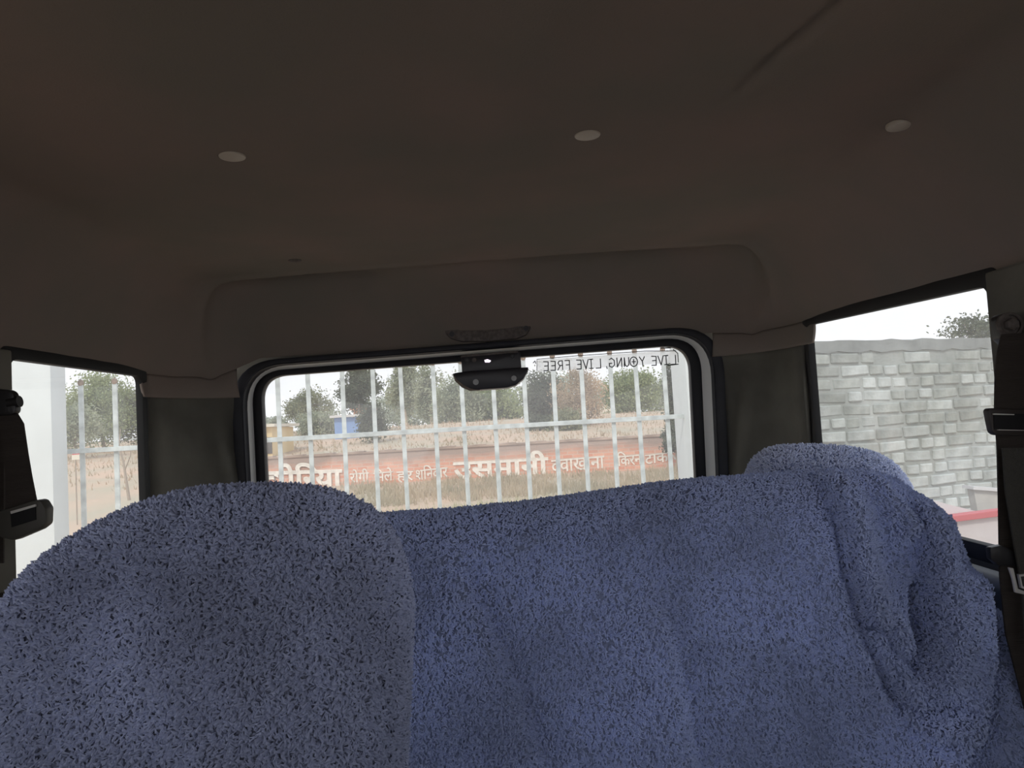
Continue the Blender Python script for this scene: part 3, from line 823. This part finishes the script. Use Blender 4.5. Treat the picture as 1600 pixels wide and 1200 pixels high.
MB().prism([PY(*p, yl-.016) for p in [(16, 799), (55, 788), (55.5, 791.5), (17, 803)]], (0, .003, 0)).build('slot_edge', M['chrome'], lb)
# the retractor end of the belt runs down to the floor
mb = MB(); strap(mb, [(XL+.012, 1.13, CZ-.2), (XL+.012, 1.13, CZ+FLOOR)], [(XL+.045, 1.13, CZ-.2), (XL+.045, 1.13, CZ+FLOOR)], .003); mb.build('lower_webbing', M['web'], lb)

# right belts
yr_ = .962
rbt = thing('seat_belt', 'wide black shoulder belt hanging from a bolt at the right window pillar', 'seat belt', PY(1585, 1040, yr_))
mb = MB(); strap(mb, [PY(*p, yr_-.012) for p in [(1566, 522), (1560, 548), (1556, 580), (1555, 640), (1559, 700), (1561, 780), (1563, 900), (1572, 990), (1590, 1060), (1602, 1110)]],
           [PY(*p, yr_-.012) for p in [(1604, 520), (1602, 548), (1602, 580), (1603, 640), (1604, 700), (1604, 780), (1604, 900), (1605, 990), (1606, 1060), (1608, 1110)]], .003)
mb.build('webbing', M['web'], rbt)
q = round_poly([(1562, 492), (1584, 486), (1598, 505), (1602, 560), (1600, 560), (1566, 528)], [10, 12, 10, 5, 5, 8])
MB().prism([PY(*p, yr_-.004) for p in q], (0, .02, 0)).build('anchor_ring', M['plastic'], rbt, smooth=True, bevel=.004)
c = PY(1576, 508, yr_-.004)
MB().lathe([(.016, .0), (.016, -.004), (.0125, -.0045), (.0125, -.0015)], c, (0, 1, 0), 24).build('washer', M['dusty'], rbt, smooth=True)
MB().lathe([(.008, .0), (.008, -.010), (.006, -.012)], c, (0, 1, 0), 6).build('anchor_bolt', M['dusty'], rbt)
q = round_poly([(1543, 637), (1604, 640), (1604, 681), (1552, 680)], [7, 4, 4, 12])
qi = [(1553, 645), (1603, 647), (1603, 672), (1554, 671)]
MB().prism([PY(*p, yr_-.022) for p in q], (0, .012, 0)).build('belt_guide', mat('belt_guide_plastic', (.035, .028, .025), .5, spec=.4), rbt, smooth=True, bevel=.003)
MB().prism([PY(*p, yr_-.0235) for p in qi], (0, .003, 0)).build('guide_slot', M['dark_trim'], rbt)
MB().prism([PY(*p, yr_-.026) for p in [(1553, 646), (1585, 647), (1585, 648.5), (1553, 648)]], (0, .003, 0)).build('slot_edge', M['chrome'], rbt)
MB().prism([PY(*p, yr_-.026) for p in [(1560, 671), (1603, 672), (1603, 673), (1560, 672.3)]], (0, .003, 0)).build('slot_edge', M['chrome'], rbt)
mb = MB(); strap(mb, [PY(*p, yr_-.03) for p in [(1567, 700), (1572, 770), (1585, 850), (1598, 920), (1603, 1010)]], [PY(*p, yr_-.03) for p in [(1603, 700), (1606, 770), (1608, 850), (1609, 920), (1610, 1010)]], .003)
mb.build('front_webbing', mat('olive_webbing', (.062, .06, .052), .8, bump=.4, bscale=150), rbt)
rb2 = thing('belt_buckle', 'small black belt tongue with a steel clip at the right edge below the window', 'buckle', PY(1585, 930, yr_-.02))
q = round_poly([(1547, 856), (1566, 852), (1601, 870), (1608, 886), (1560, 884), (1549, 874)], [4, 5, 3, 3, 6, 5])
MB().prism([PY(*p, yr_-.022) for p in q], (0, .01, 0)).build('tongue_grip', M['plastic'], rb2, smooth=True, bevel=.003)
q = [(1577, 887), (1584, 888), (1591, 920), (1604, 925), (1604, 930), (1587, 926), (1583, 905)]
MB().prism([PY(*p, yr_-.034) for p in q], (0, .004, 0)).build('steel_clip', M['chrome'], rb2, bevel=.0008)
MB().prism([PY(*p, yr_-.033) for p in [(1592, 898), (1604, 897), (1604, 900), (1595, 901), (1598, 916), (1604, 918), (1604, 921), (1596, 919)]], (0, .004, 0)).build('steel_clip', M['chrome'], rb2)
# blue-grey moulded panel under the right window
n_, m_ = 30, 16
Yp = np.linspace(.75, 1.66, n_); Zp = np.linspace(-.235, -.62, m_)
G1, G2 = np.meshgrid(Yp, Zp, indexing='ij')
Xp = XR-.008-.035*np.sqrt(np.clip(1-((G2+.40)/.17)**2, 0, 1))
o = link('door_trim_panel', np_mesh('door_trim_panel', np.stack([Xp, G1, G2+CZ], -1).reshape(-1, 3), grid_quads(n_, m_)), M['door_panel'])
so = o.modifiers.new('thick', 'SOLIDIFY'); so.thickness = .006
tag(o, 'glossy blue-grey moulded panel under the right side window', 'panel')

# ================================================================== OUTSIDE: ground, gate, pillars
def terrain_z(x, y):
    z = np.zeros_like(y)
    z = np.where(y > 12.5, .42*np.clip((y-12.5)/5.2, 0, 1)**1.3, z)
    z = z + np.where(y > 18.3, (.25)*np.clip((y-18.3)/3, 0, 1) + 1.20*np.clip((y-20)/20, 0, 1), 0)
    z = z + .10*(value_noise(x*.5+50, y*.5+20, 2)-.5)*np.clip((y-10)/4, 0, 1) + .6*(value_noise(x*.06+50, y*.06+20, 12)-.5)*np.clip((y-30)/30, 0, 1)
    return z
ys2 = np.concatenate([np.linspace(-6, 12, 12), np.linspace(12.2, 22, 60), np.linspace(22.5, 60, 50), np.linspace(62, 260, 30)])
xs2 = np.linspace(-1, 1, 140)
GX = xs2[:, None]*(6+ys2[None, :].clip(0)*1.1+6); GY = np.repeat(ys2[None, :], 140, 0)
o = link('ground', np_mesh('ground', np.stack([GX, GY, terrain_z(GX, GY)], -1).reshape(-1, 3), grid_quads(140, len(ys2))), M['earth'])
tag(o, 'dry tan and orange earth outside', kind='structure')

# gate: plane through two points
gA = np.array([PY(128, 697, 3.82)[0], 3.82]); gB = np.array([PY(1044, 645, 4.22)[0], 4.22])
gd = gB-gA; sp = gd/19.0; gdir = gd/np.linalg.norm(gd); gn = np.array([-gdir[1], gdir[0]])
gl0 = gA - gdir*.22; gr0 = gB + gdir*.18
def gp(p, z): return (float(p[0]), float(p[1]), z)
gate = thing('gate', 'tall white barred gate with knobbed uprights between the two white pillars', 'gate', gp((gA+gB)/2, 0))
def bar_me():
    mb = MB(); mb.box((-.011, -.006, .08), (.011, .006, CZ+.325)); return mb.me('gate_bar')
def knob_me():
    mb = MB(); mb.lathe([(.009, 0), (.013, .006), (.015, .014), (.013, .024), (.005, .031), (.001, .034)], (0, 0, 0), (0, 0, 1), 10); return mb.me('knob', smooth=True)
bme = bar_me(); bme.materials.append(M['gate']); kme = knob_me(); kme.materials.append(M['rust'])
ga = math.atan2(gdir[1], gdir[0]); rnd_ = random.Random(3)
for k in range(0, 20):
    p = gA+sp*k
    o = bpy.data.objects.new('upright', bme); COL.objects.link(o); o.parent = gate
    o.location = Vector(gp(p, 0))-gate.location; o.rotation_euler = (rnd_.uniform(-.002, .002), rnd_.uniform(-.006, .006), ga)
    c = bpy.data.objects.new('knob', kme); COL.objects.link(c); c.parent = o; c.location = (0, 0, CZ+.322)
    o.scale = (1, 1, 1+.0009*k/1.0 if k > 6 else 1)
for zc, h in ((CZ-.002, .024), (.30, .03)):
    a = gl0; b = gr0
    pts = [gp(a-gn*.019, zc-h/2), gp(b-gn*.019, zc-h/2), gp(b-gn*.019, zc+h/2), gp(a-gn*.019, zc+h/2)]
    MB().prism(pts, (gn[0]*.012, gn[1]*.012, 0)).build('rail', M['gate'], gate, bevel=.002)

def pillar(name, pl, h, lab):
    mb = MB(); mb.prism([(a, b, 0) for a, b in pl], (0, 0, h))
    o = mb.build(name, M['pillar'], bevel=.012, smooth=True); base_origin(o)
    return tag(o, lab, 'pillar')
a = gA - gdir*.10
lx = PY(82, 700, 3.60)[0]; lx2 = PY(106, 700, 3.78)[0]
pillar('gate_pillar', [(lx, 3.60), (lx2, 3.78), (lx2-1.3, 3.74), (lx-1.3, 3.56)], 2.6, 'broad white plastered pillar left of the gate, seen through the left window')
rx = PY(1073, 700, 4.2)[0]
pillar('gate_pillar', [(rx, 4.10), (rx+.52, 4.14), (rx+.52, 4.52), (rx, 4.48)], 2.7, 'white plastered pillar right of the gate, behind the slogan sticker')

# ------------------------------------------------------------------ whitewashed brick wall seen through the right window
wA = np.array([PY(1262, 600, 4.85)[0], 4.85]); wB = np.array([PY(1562, 600, 5.45)[0], 5.45])
wd_ = (wB-wA)/np.linalg.norm(wB-wA); wn_ = np.array([wd_[1], -wd_[0]])      # wn_: towards the camera
ztop = CZ+.425
H0, course = .0, .0835
bw = thing('wall_whitewashed_brick', 'whitewashed brick yard wall', 'wall', gp(wA, 0))
del bw['category']; bw['kind'] = 'structure'
bw.name = 'yard_wall'
st = wA - wd_*.75; en = wB + wd_*1.2
MB().prism([gp(st, 0), gp(en, 0), gp(en-wn_*.2, 0), gp(st-wn_*.2, 0)], (0, 0, ztop)).build('mortar_bed', M['mortar'], bw)
# cement coping band: uneven band along the top
mb = MB(); N = 40; vv = []
for i in range(N+1):
    t = i/N; p = st+(en-st)*t
    zt = ztop+.006*math.sin(i*1.7)+.004*math.sin(i*4.1); zb_ = ztop-.075+.008*math.sin(i*2.3+1)
    vv += [gp(p+wn_*.012, zb_), gp(p+wn_*.014, zt), gp(p-wn_*.2, zt), gp(p-wn_*.2, zb_)]
ff = []
for i in range(N):
    for k in range(4): ff.append((i*4+k, i*4+(k+1) % 4, i*4+4+(k+1) % 4, i*4+4+k))
mb.add(vv, ff); mb.build('coping', M['coping'], bw)
def brick_me(L_, H_, D_, seed):
    r_ = random.Random(seed); bm = bmesh.new(); bmesh.ops.create_cube(bm, size=1)
    for v in bm.verts:
        v.co = Vector((v.co.x*L_ + r_.uniform(-.005, .005), v.co.y*D_, v.co.z*H_ + r_.uniform(-.004, .004)))
    bmesh.ops.bevel(bm, geom=[e for e in bm.edges], offset=.007, segments=1, affect='EDGES')
    me = bpy.data.meshes.new('brick'); bm.to_mesh(me); bm.free(); return me
bm_s = []; bm_h = []
for k in range(4):
    for mm in ('block', 'block_grey'):
        a_ = brick_me(.222, .066, .06, k*7+1); a_.materials.append(M[mm]); bm_s.append(a_)
        a_ = brick_me(.108, .066, .06, k*9+2); a_.materials.append(M[mm]); bm_h.append(a_)
r_ = random.Random(11); ang = math.atan2(wd_[1], wd_[0]); Lw = float(np.linalg.norm(en-st)); nb = 0
zc = ztop-.075-course/2; row = 0
zlow = CZ-1.0
while zc > zlow and nb < 292:
    x = r_.uniform(0, .1); 
    x = .38 + r_.uniform(0, .12)
    while x < Lw-.75:
        stretcher = r_.random() < .52
        L_ = .235 if stretcher else .120
        pw = .95 if row > 6 else .42
        bl = (bm_s if stretcher else bm_h)
        white = r_.random() < pw
        me = bl[r_.randrange(4)*2+(0 if white else 1)]
        if not (row == 0 and r_.random() < .25) and nb < 298:
            o = bpy.data.objects.new('brick', me); COL.objects.link(o); o.parent = bw
            p = st+wd_*(x+L_/2)+wn_*(-.018 + r_.uniform(-.006, .006))
            o.location = Vector(gp(p, zc+r_.uniform(-.004, .004)))-bw.location
            o.rotation_euler = (r_.uniform(-.03, .03), r_.uniform(-.02, .02), ang+r_.uniform(-.02, .02)); nb += 1
        x += L_ + r_.uniform(.0, .012)
    zc -= course; row += 1

# ------------------------------------------------------------------ truck with red side rail by the yard wall
tk = thing('cargo_truck', 'grey and white truck bed with a red side rail below the yard wall', 'truck', PX(1540, 900, 2.6))
tl = tk.location; tl.z = 0
YT = 3.9
MB().prism([PY(*p, YT) for p in [(1521, 762), (1640, 772), (1640, 830), (1530, 812)]], (0, .06, 0)).build('head_board', M['truck_grey'], tk, bevel=.004)
MB().prism([PY(*p, YT-.02) for p in [(1521, 760), (1640, 770), (1640, 774), (1521, 765)]], (0, .10, 0)).build('board_rail', M['truck_white'], tk)
MB().prism([PY(*p, YT-.9) for p in [(1420, 770), (1478, 787), (1530, 800), (1530, 812), (1420, 830)]], (0, .04, 0)).build('side_panel', M['truck_white'], tk)
MB().prism([PY(*p, YT-.95) for p in [(1420, 808), (1475, 808), (1562, 797), (1640, 789), (1640, 799), (1562, 807), (1475, 818), (1420, 820)]], (0, .05, 0)).build('side_rail', M['red'], tk, bevel=.003)
MB().prism([PY(*p, YT-.93) for p in [(1420, 816), (1562, 804), (1640, 797), (1640, 900), (1420, 900)]], (0, .03, 0)).build('lower_panel', mat('dusty_pink_panel', (.58, .53, .53), .5, var=.05), tk)
pb = PY(1530, 900, YT-.6)
MB().box((pb[0]-.5, YT-.9, .45), (pb[0]+.9, YT+.1, .70)).build('chassis', M['truck_grey'], tk)
for wx in (-.25, .65):
    MB().lathe([(.10, -.10), (.28, -.10), (.30, -.07), (.30, .07), (.28, .10), (.10, .10)], (pb[0]+wx, YT-.45, .30), (0, 1, 0), 20).build('wheel', M['rubber'], tk, smooth=True)

# ------------------------------------------------------------------ far wall with painted Devanagari lettering
YW = 18.0
x0 = PY(300, 720, YW)[0]; x1 = PY(1250, 690, YW)[0]
zt = PY(800, 692, YW)[2]
fw = bpy.data.objects.new('boundary_wall', None); COL.objects.link(fw); fw.location = (x0, YW, 0)
tag(fw, 'long low red brick boundary wall', kind='structure')
mb = MB(); mb.box((x0, YW, 0), (x1, YW+.25, zt-.05)); link('brickwork', mb.me('brickwork'), M['farbrick'], fw, loc=(0, YW, 0))
mb = MB(); N = 60
for i in range(N):
    a_ = x0+(x1-x0)*i/N; b_ = x0+(x1-x0)*(i+1)/N; h = .012*math.sin(i*2.1)
    mb.box((a_, YW-.03, zt-.05), (b_, YW+.28, zt+h))
mb.build('coping', mat('weathered_coping', (.40, .30, .24), 1, var=.25, vscale=2), fw)

def devanagari(chars, px0, py0, px1, py1, hpx, bold, lab):
    """painted word: baseline from (px0,py0) to (px1,py1), headline height hpx"""
    cu = bpy.data.curves.new('lettering', 'FONT'); cu.body = chars; cu.size = 1.0; cu.extrude = .004; cu.offset = bold; cu.resolution_u = 3
    ob = bpy.data.objects.new('tmp', cu); COL.objects.link(ob)
    bpy.context.view_layer.update()
    dg = bpy.context.evaluated_depsgraph_get(); me = bpy.data.meshes.new_from_object(ob.evaluated_get(dg))
    bpy.data.objects.remove(ob)
    a = np.empty(len(me.vertices)*3); me.vertices.foreach_get('co', a); a = a.reshape(-1, 3)
    if len(a) == 0: return None
    p0 = np.array(PY(px0, py0, YW-.012)); p1 = np.array(PY(px1, py1, YW-.012))
    hh = hpx/F*YW
    xm, xM = a[:, 0].min(), a[:, 0].max()
    s_ = (a[:, 0]-xm)/(xM-xm); HL = .63
    out_ = np.zeros_like(a)
    out_[:, 0] = p0[0]+(p1[0]-p0[0])*s_
    par_ = np.arange(len(a))
    e_ = np.empty(len(me.edges)*2, int); me.edges.foreach_get('vertices', e_); e_ = e_.reshape(-1, 2)
    for _ in range(200):
        lo_ = np.minimum(par_[e_[:, 0]], par_[e_[:, 1]]); old = par_.copy()
        np.minimum.at(par_, e_[:, 0], lo_); np.minimum.at(par_, e_[:, 1], lo_)
        if (old == par_).all(): break
    _, isl = np.unique(par_, return_inverse=True)
    out_[:, 1] = YW-.006-a[:, 2]*1.0-isl*.0011
    out_[:, 2] = p0[2]+(p1[2]-p0[2])*s_ + a[:, 1]/HL*hh
    me.vertices.foreach_set('co', out_.astype(np.float32).ravel()); me.update()
    o = link('lettering', me, M['paint_white'])
    me.transform(Matrix.Translation((-x0, -YW, 0))); o.parent = fw
    return o
devanagari('\u0915\u094b\u093f\u0930\u092f\u093e', 412, 765, 536, 761, 27, .028, '')
devanagari('\u0930\u094b\u0917\u0940', 547, 754, 577, 752, 14, .012, '')
devanagari('\u093f\u092e\u0932\u0947', 584, 753, 614, 750, 14, .012, '')
devanagari('\u0939\u0930', 620, 751, 646, 750, 14, .012, '')
devanagari('\u0936\u093f\u0928\u0935\u093e\u0930', 650, 750, 700, 745, 15, .012, '')
devanagari('\u0909\u0938\u092e\u093e\u0928\u0940', 709, 748, 858, 740, 25, .028, '')
devanagari('\u0926\u0935\u093e\u0916\u093e\u0928\u093e', 862, 738, 945, 731, 19, .012, '')
devanagari('\u093f\u0915\u0930\u0928', 965, 728, 1003, 725, 15, .012, '')
devanagari('\u091f\u093e\u0915\u0940\u091c', 1008, 725, 1068, 718, 14, .012, '')

# grass in front of the far wall
def blades(name, n_, yr0, yr1, xr0, xr1, hgt, wid, m_, seed, lab, cat='grass'):
    rg = np.random.default_rng(seed)
    y = rg.uniform(yr0, yr1, n_); t = rg.uniform(0, 1, n_)
    x = (xr0+(xr1-xr0)*t)*y
    dens = value_noise(x*1.2+40, y*1.2, seed); keep = dens > rg.uniform(.1, .75, n_); x, y = x[keep], y[keep]; k = len(x)
    z = terrain_z(x, y); h = hgt*rg.uniform(.5, 1.4, k); a = rg.uniform(0, math.pi, k)
    dx, dy = np.cos(a)*wid, np.sin(a)*wid*.5; lx_, ly_ = rg.normal(0, .3, k)*h, rg.normal(0, .3, k)*h
    Vv = np.stack([np.stack([x-dx, y-dy, z-.01], 1), np.stack([x+dx, y+dy, z-.01], 1), np.stack([x+lx_, y+ly_, z+h], 1)], 1).reshape(-1, 3)
    o = link(name, np_mesh(name, Vv, np.arange(k*3).reshape(-1, 3), False), m_)
    tag(o, lab, cat, kind='stuff'); return o
blades('grass', 14000, 11.5, 14.6, -.24, .30, .13, .012, M['grass'], 5, 'pale yellow-green grass on the ground before the boundary wall')
blades('dry_scrub', 12000, 15.0, 17.6, -.40, .30, .16, .016, mat('scrub', (.42, .38, .27), 1, col2=(.56, .46, .33), vscale=.8, trans=.3), 6, 'dry brown scrub on the bank at the foot of the boundary wall', 'scrub')
blades('field_grass', 9000, 19.5, 45, -.60, .42, .14, .03, mat('field', (.42, .36, .25), 1, col2=(.52, .39, .28), vscale=.3, trans=.3), 8, 'sparse dry grass on the slope beyond the boundary wall')

# ------------------------------------------------------------------ trees
def tree(name, cx, cy, rx_, ry_, Yt, m_, seed, nl, lab, leafpx=3.2, trunk=True, bark='bark', clump=60, base_py=None, dens=1.0, group='trees beyond the boundary wall', depth=None, bare=0):
    rg = np.random.default_rng(seed); nl = int(nl*1.7); leafpx *= 1.2
    c = np.array(PY(cx, cy, Yt)); sx_, sz_ = rx_/F*Yt, ry_/F*Yt; sy_ = depth or sx_
    gz = float(terrain_z(np.array([c[0]]), np.array([Yt]))[0]) if Yt > 8 else 0
    t = thing(name, lab, 'tree', (c[0], Yt, gz), group)
    # clump centres inside the crown, more towards the outside
    d = rg.normal(size=(clump, 3)); d /= np.linalg.norm(d, axis=1)[:, None]
    rad = rg.uniform(.15, 1, (clump, 1))**.55
    cc = c + d*rad*np.array([sx_, sy_, sz_])*.86
    idx = rg.integers(0, clump, nl)
    cs = rg.uniform(.16, .34, clump)
    p = cc[idx] + rg.normal(size=(nl, 3))*np.array([sx_, sy_, sz_])*cs[idx][:, None]*.62
    ls = leafpx/F*Yt*rg.uniform(.5, 1.2, (nl, 1))
    u_ = rg.normal(size=(nl, 3)); u_ /= np.linalg.norm(u_, axis=1)[:, None]
    w_ = np.cross(u_, rg.normal(size=(nl, 3))); w_ /= np.linalg.norm(w_, axis=1)[:, None]
    Vv = np.stack([p-u_*ls*.6, p+w_*ls*.32, p+u_*ls*.6, p-w_*ls*.32], 1).reshape(-1, 3)
    o = link('foliage', np_mesh('foliage', Vv, np.arange(nl*4).reshape(-1, 4), False), M[m_], t); tag(o, kind='stuff')
    if trunk:
        mb = MB(); r0 = max(.012*Yt*.25, .05)*(.8 if sx_ < 2 else 1)
        top = c+np.array([0, 0, sz_*.2])
        mb.tube([(c[0]+.05, Yt, gz-.1), (c[0]-.1*sx_*.3, Yt, (gz+c[2])/2-.1*sz_), tuple(top)], [r0, r0*.75, r0*.3], 7)
        for k in rg.choice(clump, min(9+bare, clump), replace=False):
            s0 = np.array([c[0], Yt, gz])*(1-.7)+top*.7 if rg.random() < .5 else np.array([c[0], Yt, gz])*(.45)+top*.55
            mid = (s0+cc[k])/2+np.array([0, 0, .12*sz_])
            mb.tube([s0, mid, cc[k]], [r0*.4, r0*.25, r0*.1], 5)
        mb.build('trunk', M[bark], t, smooth=True)
    return t
tree('acacia_tree', 478, 638, 44, 34, 42, 'leaf_olive', 1, 4200, 'spreading olive thorn tree at the left of the rear window', 3, clump=34, bare=6)
tree('acacia_tree', 498, 664, 40, 22, 38, 'leaf_haze', 2, 3600, 'low grey-green crown beneath the spreading thorn tree', 3, clump=40)
tree('shrub', 434, 664, 16, 12, 40, 'leaf_haze', 3, 900, 'small bush above the yellow hut at the left', 3, clump=14)
tree('dense_tree', 560, 607, 36, 36, 36, 'leaf_dark', 4, 5200, 'dark dense tree behind the blue shed', 3.4, clump=60)
tree('dense_tree', 583, 655, 26, 34, 30, 'leaf_dark', 5, 3600, 'dark rounded bushy tree right of the blue shed', 3.4, clump=44)
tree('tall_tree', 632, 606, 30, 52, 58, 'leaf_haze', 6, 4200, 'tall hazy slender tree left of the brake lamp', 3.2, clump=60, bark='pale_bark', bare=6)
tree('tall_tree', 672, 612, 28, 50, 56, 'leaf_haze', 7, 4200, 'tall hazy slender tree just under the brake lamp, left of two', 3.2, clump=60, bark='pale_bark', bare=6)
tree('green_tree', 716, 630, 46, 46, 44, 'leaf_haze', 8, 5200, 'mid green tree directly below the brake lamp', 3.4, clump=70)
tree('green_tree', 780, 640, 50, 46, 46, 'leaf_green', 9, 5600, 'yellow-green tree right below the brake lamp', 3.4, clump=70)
tree('dense_tree', 848, 620, 34, 46, 34, 'leaf_dark', 10, 5600, 'dark tree left of the dry orange tree', 3.4, clump=70)
tree('dense_tree', 848, 668, 28, 22, 31, 'leaf_dark', 11, 3200, 'low dark bush at the foot of the dry orange tree', 3.4, clump=36)
tree('dry_tree', 902, 618, 46, 50, 32, 'leaf_dry', 12, 4200, 'dry orange-leaved tree with pale branches under the sticker', 3.0, clump=70, bark='pale_bark', bare=16)
tree('dense_tree', 884, 660, 30, 26, 30, 'leaf_olive', 13, 2600, 'olive undergrowth below the dry orange tree', 3.0, clump=40)
tree('round_tree', 986, 616, 56, 40, 44, 'leaf_green', 14, 6000, 'round pale green tree under the right half of the sticker', 3.4, clump=80)
tree('dense_tree', 1056, 620, 24, 70, 24, 'leaf_dark', 15, 4800, 'tall dark tree next to the right gate pillar', 3.8, clump=70, bare=8, bark='pale_bark')
tree('dense_tree', 1056, 686, 24, 26, 17.3, 'leaf_dark', 16, 4200, 'dark bush leaning over the right end of the boundary wall', 3.8, clump=50)
tree('green_tree', 160, 640, 66, 58, 34, 'leaf_green', 17, 8000, 'large pale green tree seen through the left side window', 3.6, clump=90)
tree('green_tree', 118, 662, 44, 40, 30, 'leaf_haze', 18, 4000, 'grey-green tree close to the left pillar in the left side window', 3.6, clump=50)
tree('green_tree', 230, 650, 60, 50, 36, 'leaf_olive', 19, 5000, 'olive tree at the right edge of the left side window', 3.6, clump=60)
tree('sparse_tree', 1556, 516, 92, 34, 11, 'leaf_dark', 20, 3600, 'sparse twiggy tree top above the yard wall at the right', 4.2, clump=46, depth=.5, group=None, bare=12)
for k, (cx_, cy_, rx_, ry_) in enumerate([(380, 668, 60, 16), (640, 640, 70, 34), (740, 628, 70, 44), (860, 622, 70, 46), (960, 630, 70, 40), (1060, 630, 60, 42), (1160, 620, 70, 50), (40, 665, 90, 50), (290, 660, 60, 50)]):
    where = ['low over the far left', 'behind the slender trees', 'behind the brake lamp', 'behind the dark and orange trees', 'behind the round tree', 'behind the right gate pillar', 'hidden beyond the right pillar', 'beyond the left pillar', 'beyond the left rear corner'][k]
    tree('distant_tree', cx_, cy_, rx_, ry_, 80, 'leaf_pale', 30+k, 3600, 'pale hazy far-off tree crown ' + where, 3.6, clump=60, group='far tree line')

# bare sapling seen in the left window
sp_ = thing('bare_sapling', 'thin bare sapling between the gate bars in the left side window', 'sapling', (PY(198, 775, 14)[0], 14, float(terrain_z(np.array([-7.]), np.array([14.]))[0])))
mb = MB(); mb.tube([PY(202, 782, 14), PY(197, 750, 14), PY(193, 722, 14), PY(186, 700, 14), PY(188, 670, 14)], [.03, .025, .02, .014, .006], 6); mb.build('trunk', M['bark'], sp_, smooth=True)
mb = MB(); mb.tube([PY(195, 735, 14), PY(204, 712, 13.9), PY(206, 690, 13.8)], [.013, .009, .004], 5); mb.build('branch', M['bark'], sp_)

# ------------------------------------------------------------------ far huts
def hut(name, lab, L_, R_, T_, B_, Yh, wall, roofm, win_=0):
    a = PY(L_, T_, Yh); b = PY(R_, B_, Yh)
    t = thing(name, lab, 'building', ((a[0]+b[0])/2, Yh, float(terrain_z(np.array([a[0]]), np.array([float(Yh)]))[0])))
    g = min(b[2], t.location.z)-.3
    MB().box((a[0], Yh, g), (b[0], Yh+2.5, a[2])).build('wall', M[wall], t)
    MB().prism([(a[0]-.15, Yh-.2, a[2]), (a[0]-.15, Yh+2.8, a[2]+.02), (a[0]-.15, Yh+2.8, a[2]+.12), (a[0]-.15, Yh-.2, a[2]+.1)], (b[0]-a[0]+.3, 0, 0)).build('roof', M[roofm], t)
    for k in range(win_):
        x = a[0]+(b[0]-a[0])*(k+1)/(win_+1)
        MB().box((x-.2, Yh-.03, a[2]-.9), (x+.2, Yh+.02, a[2]-.35)).build('window', M['dusty'], t)
hut('blue_shed', 'small blue shed between the trees at the left of the rear window', 522, 561, 653, 680, 33, 'bluewall', 'roofing')
hut('hut', 'small orange hut peeking above the blue shed', 552, 575, 641, 664, 40, 'orangewall', 'orangewall')
hut('hut', 'yellow hut at the far left edge of the rear window', 405, 426, 668, 702, 26, 'yellowwall', 'creamwall', 1)
hut('hut', 'small cream building partly hidden beyond the orange dry tree', 942, 962, 629, 650, 60, 'creamwall', 'roofing')
# red and white road sign board in the left window
rs_ = thing('sign_board', 'tiny red and white board near the left pillar in the left side window', 'sign', (PY(118, 730, 15)[0], 15, 0.1))
MB().prism([PY(*p, 15) for p in [(113, 702), (124, 701), (124, 710), (113, 711)]], (0, .03, 0)).build('red_board', M['red'], rs_)
MB().prism([PY(*p, 15) for p in [(112, 711), (124, 710), (124, 718), (112, 719)]], (0, .03, 0)).build('white_board', M['creamwall'], rs_)
c = PY(118, 718, 15.02); MB().tube([c, (c[0], 15.02, .05)], .012, 8).build('post', M['bark'], rs_)
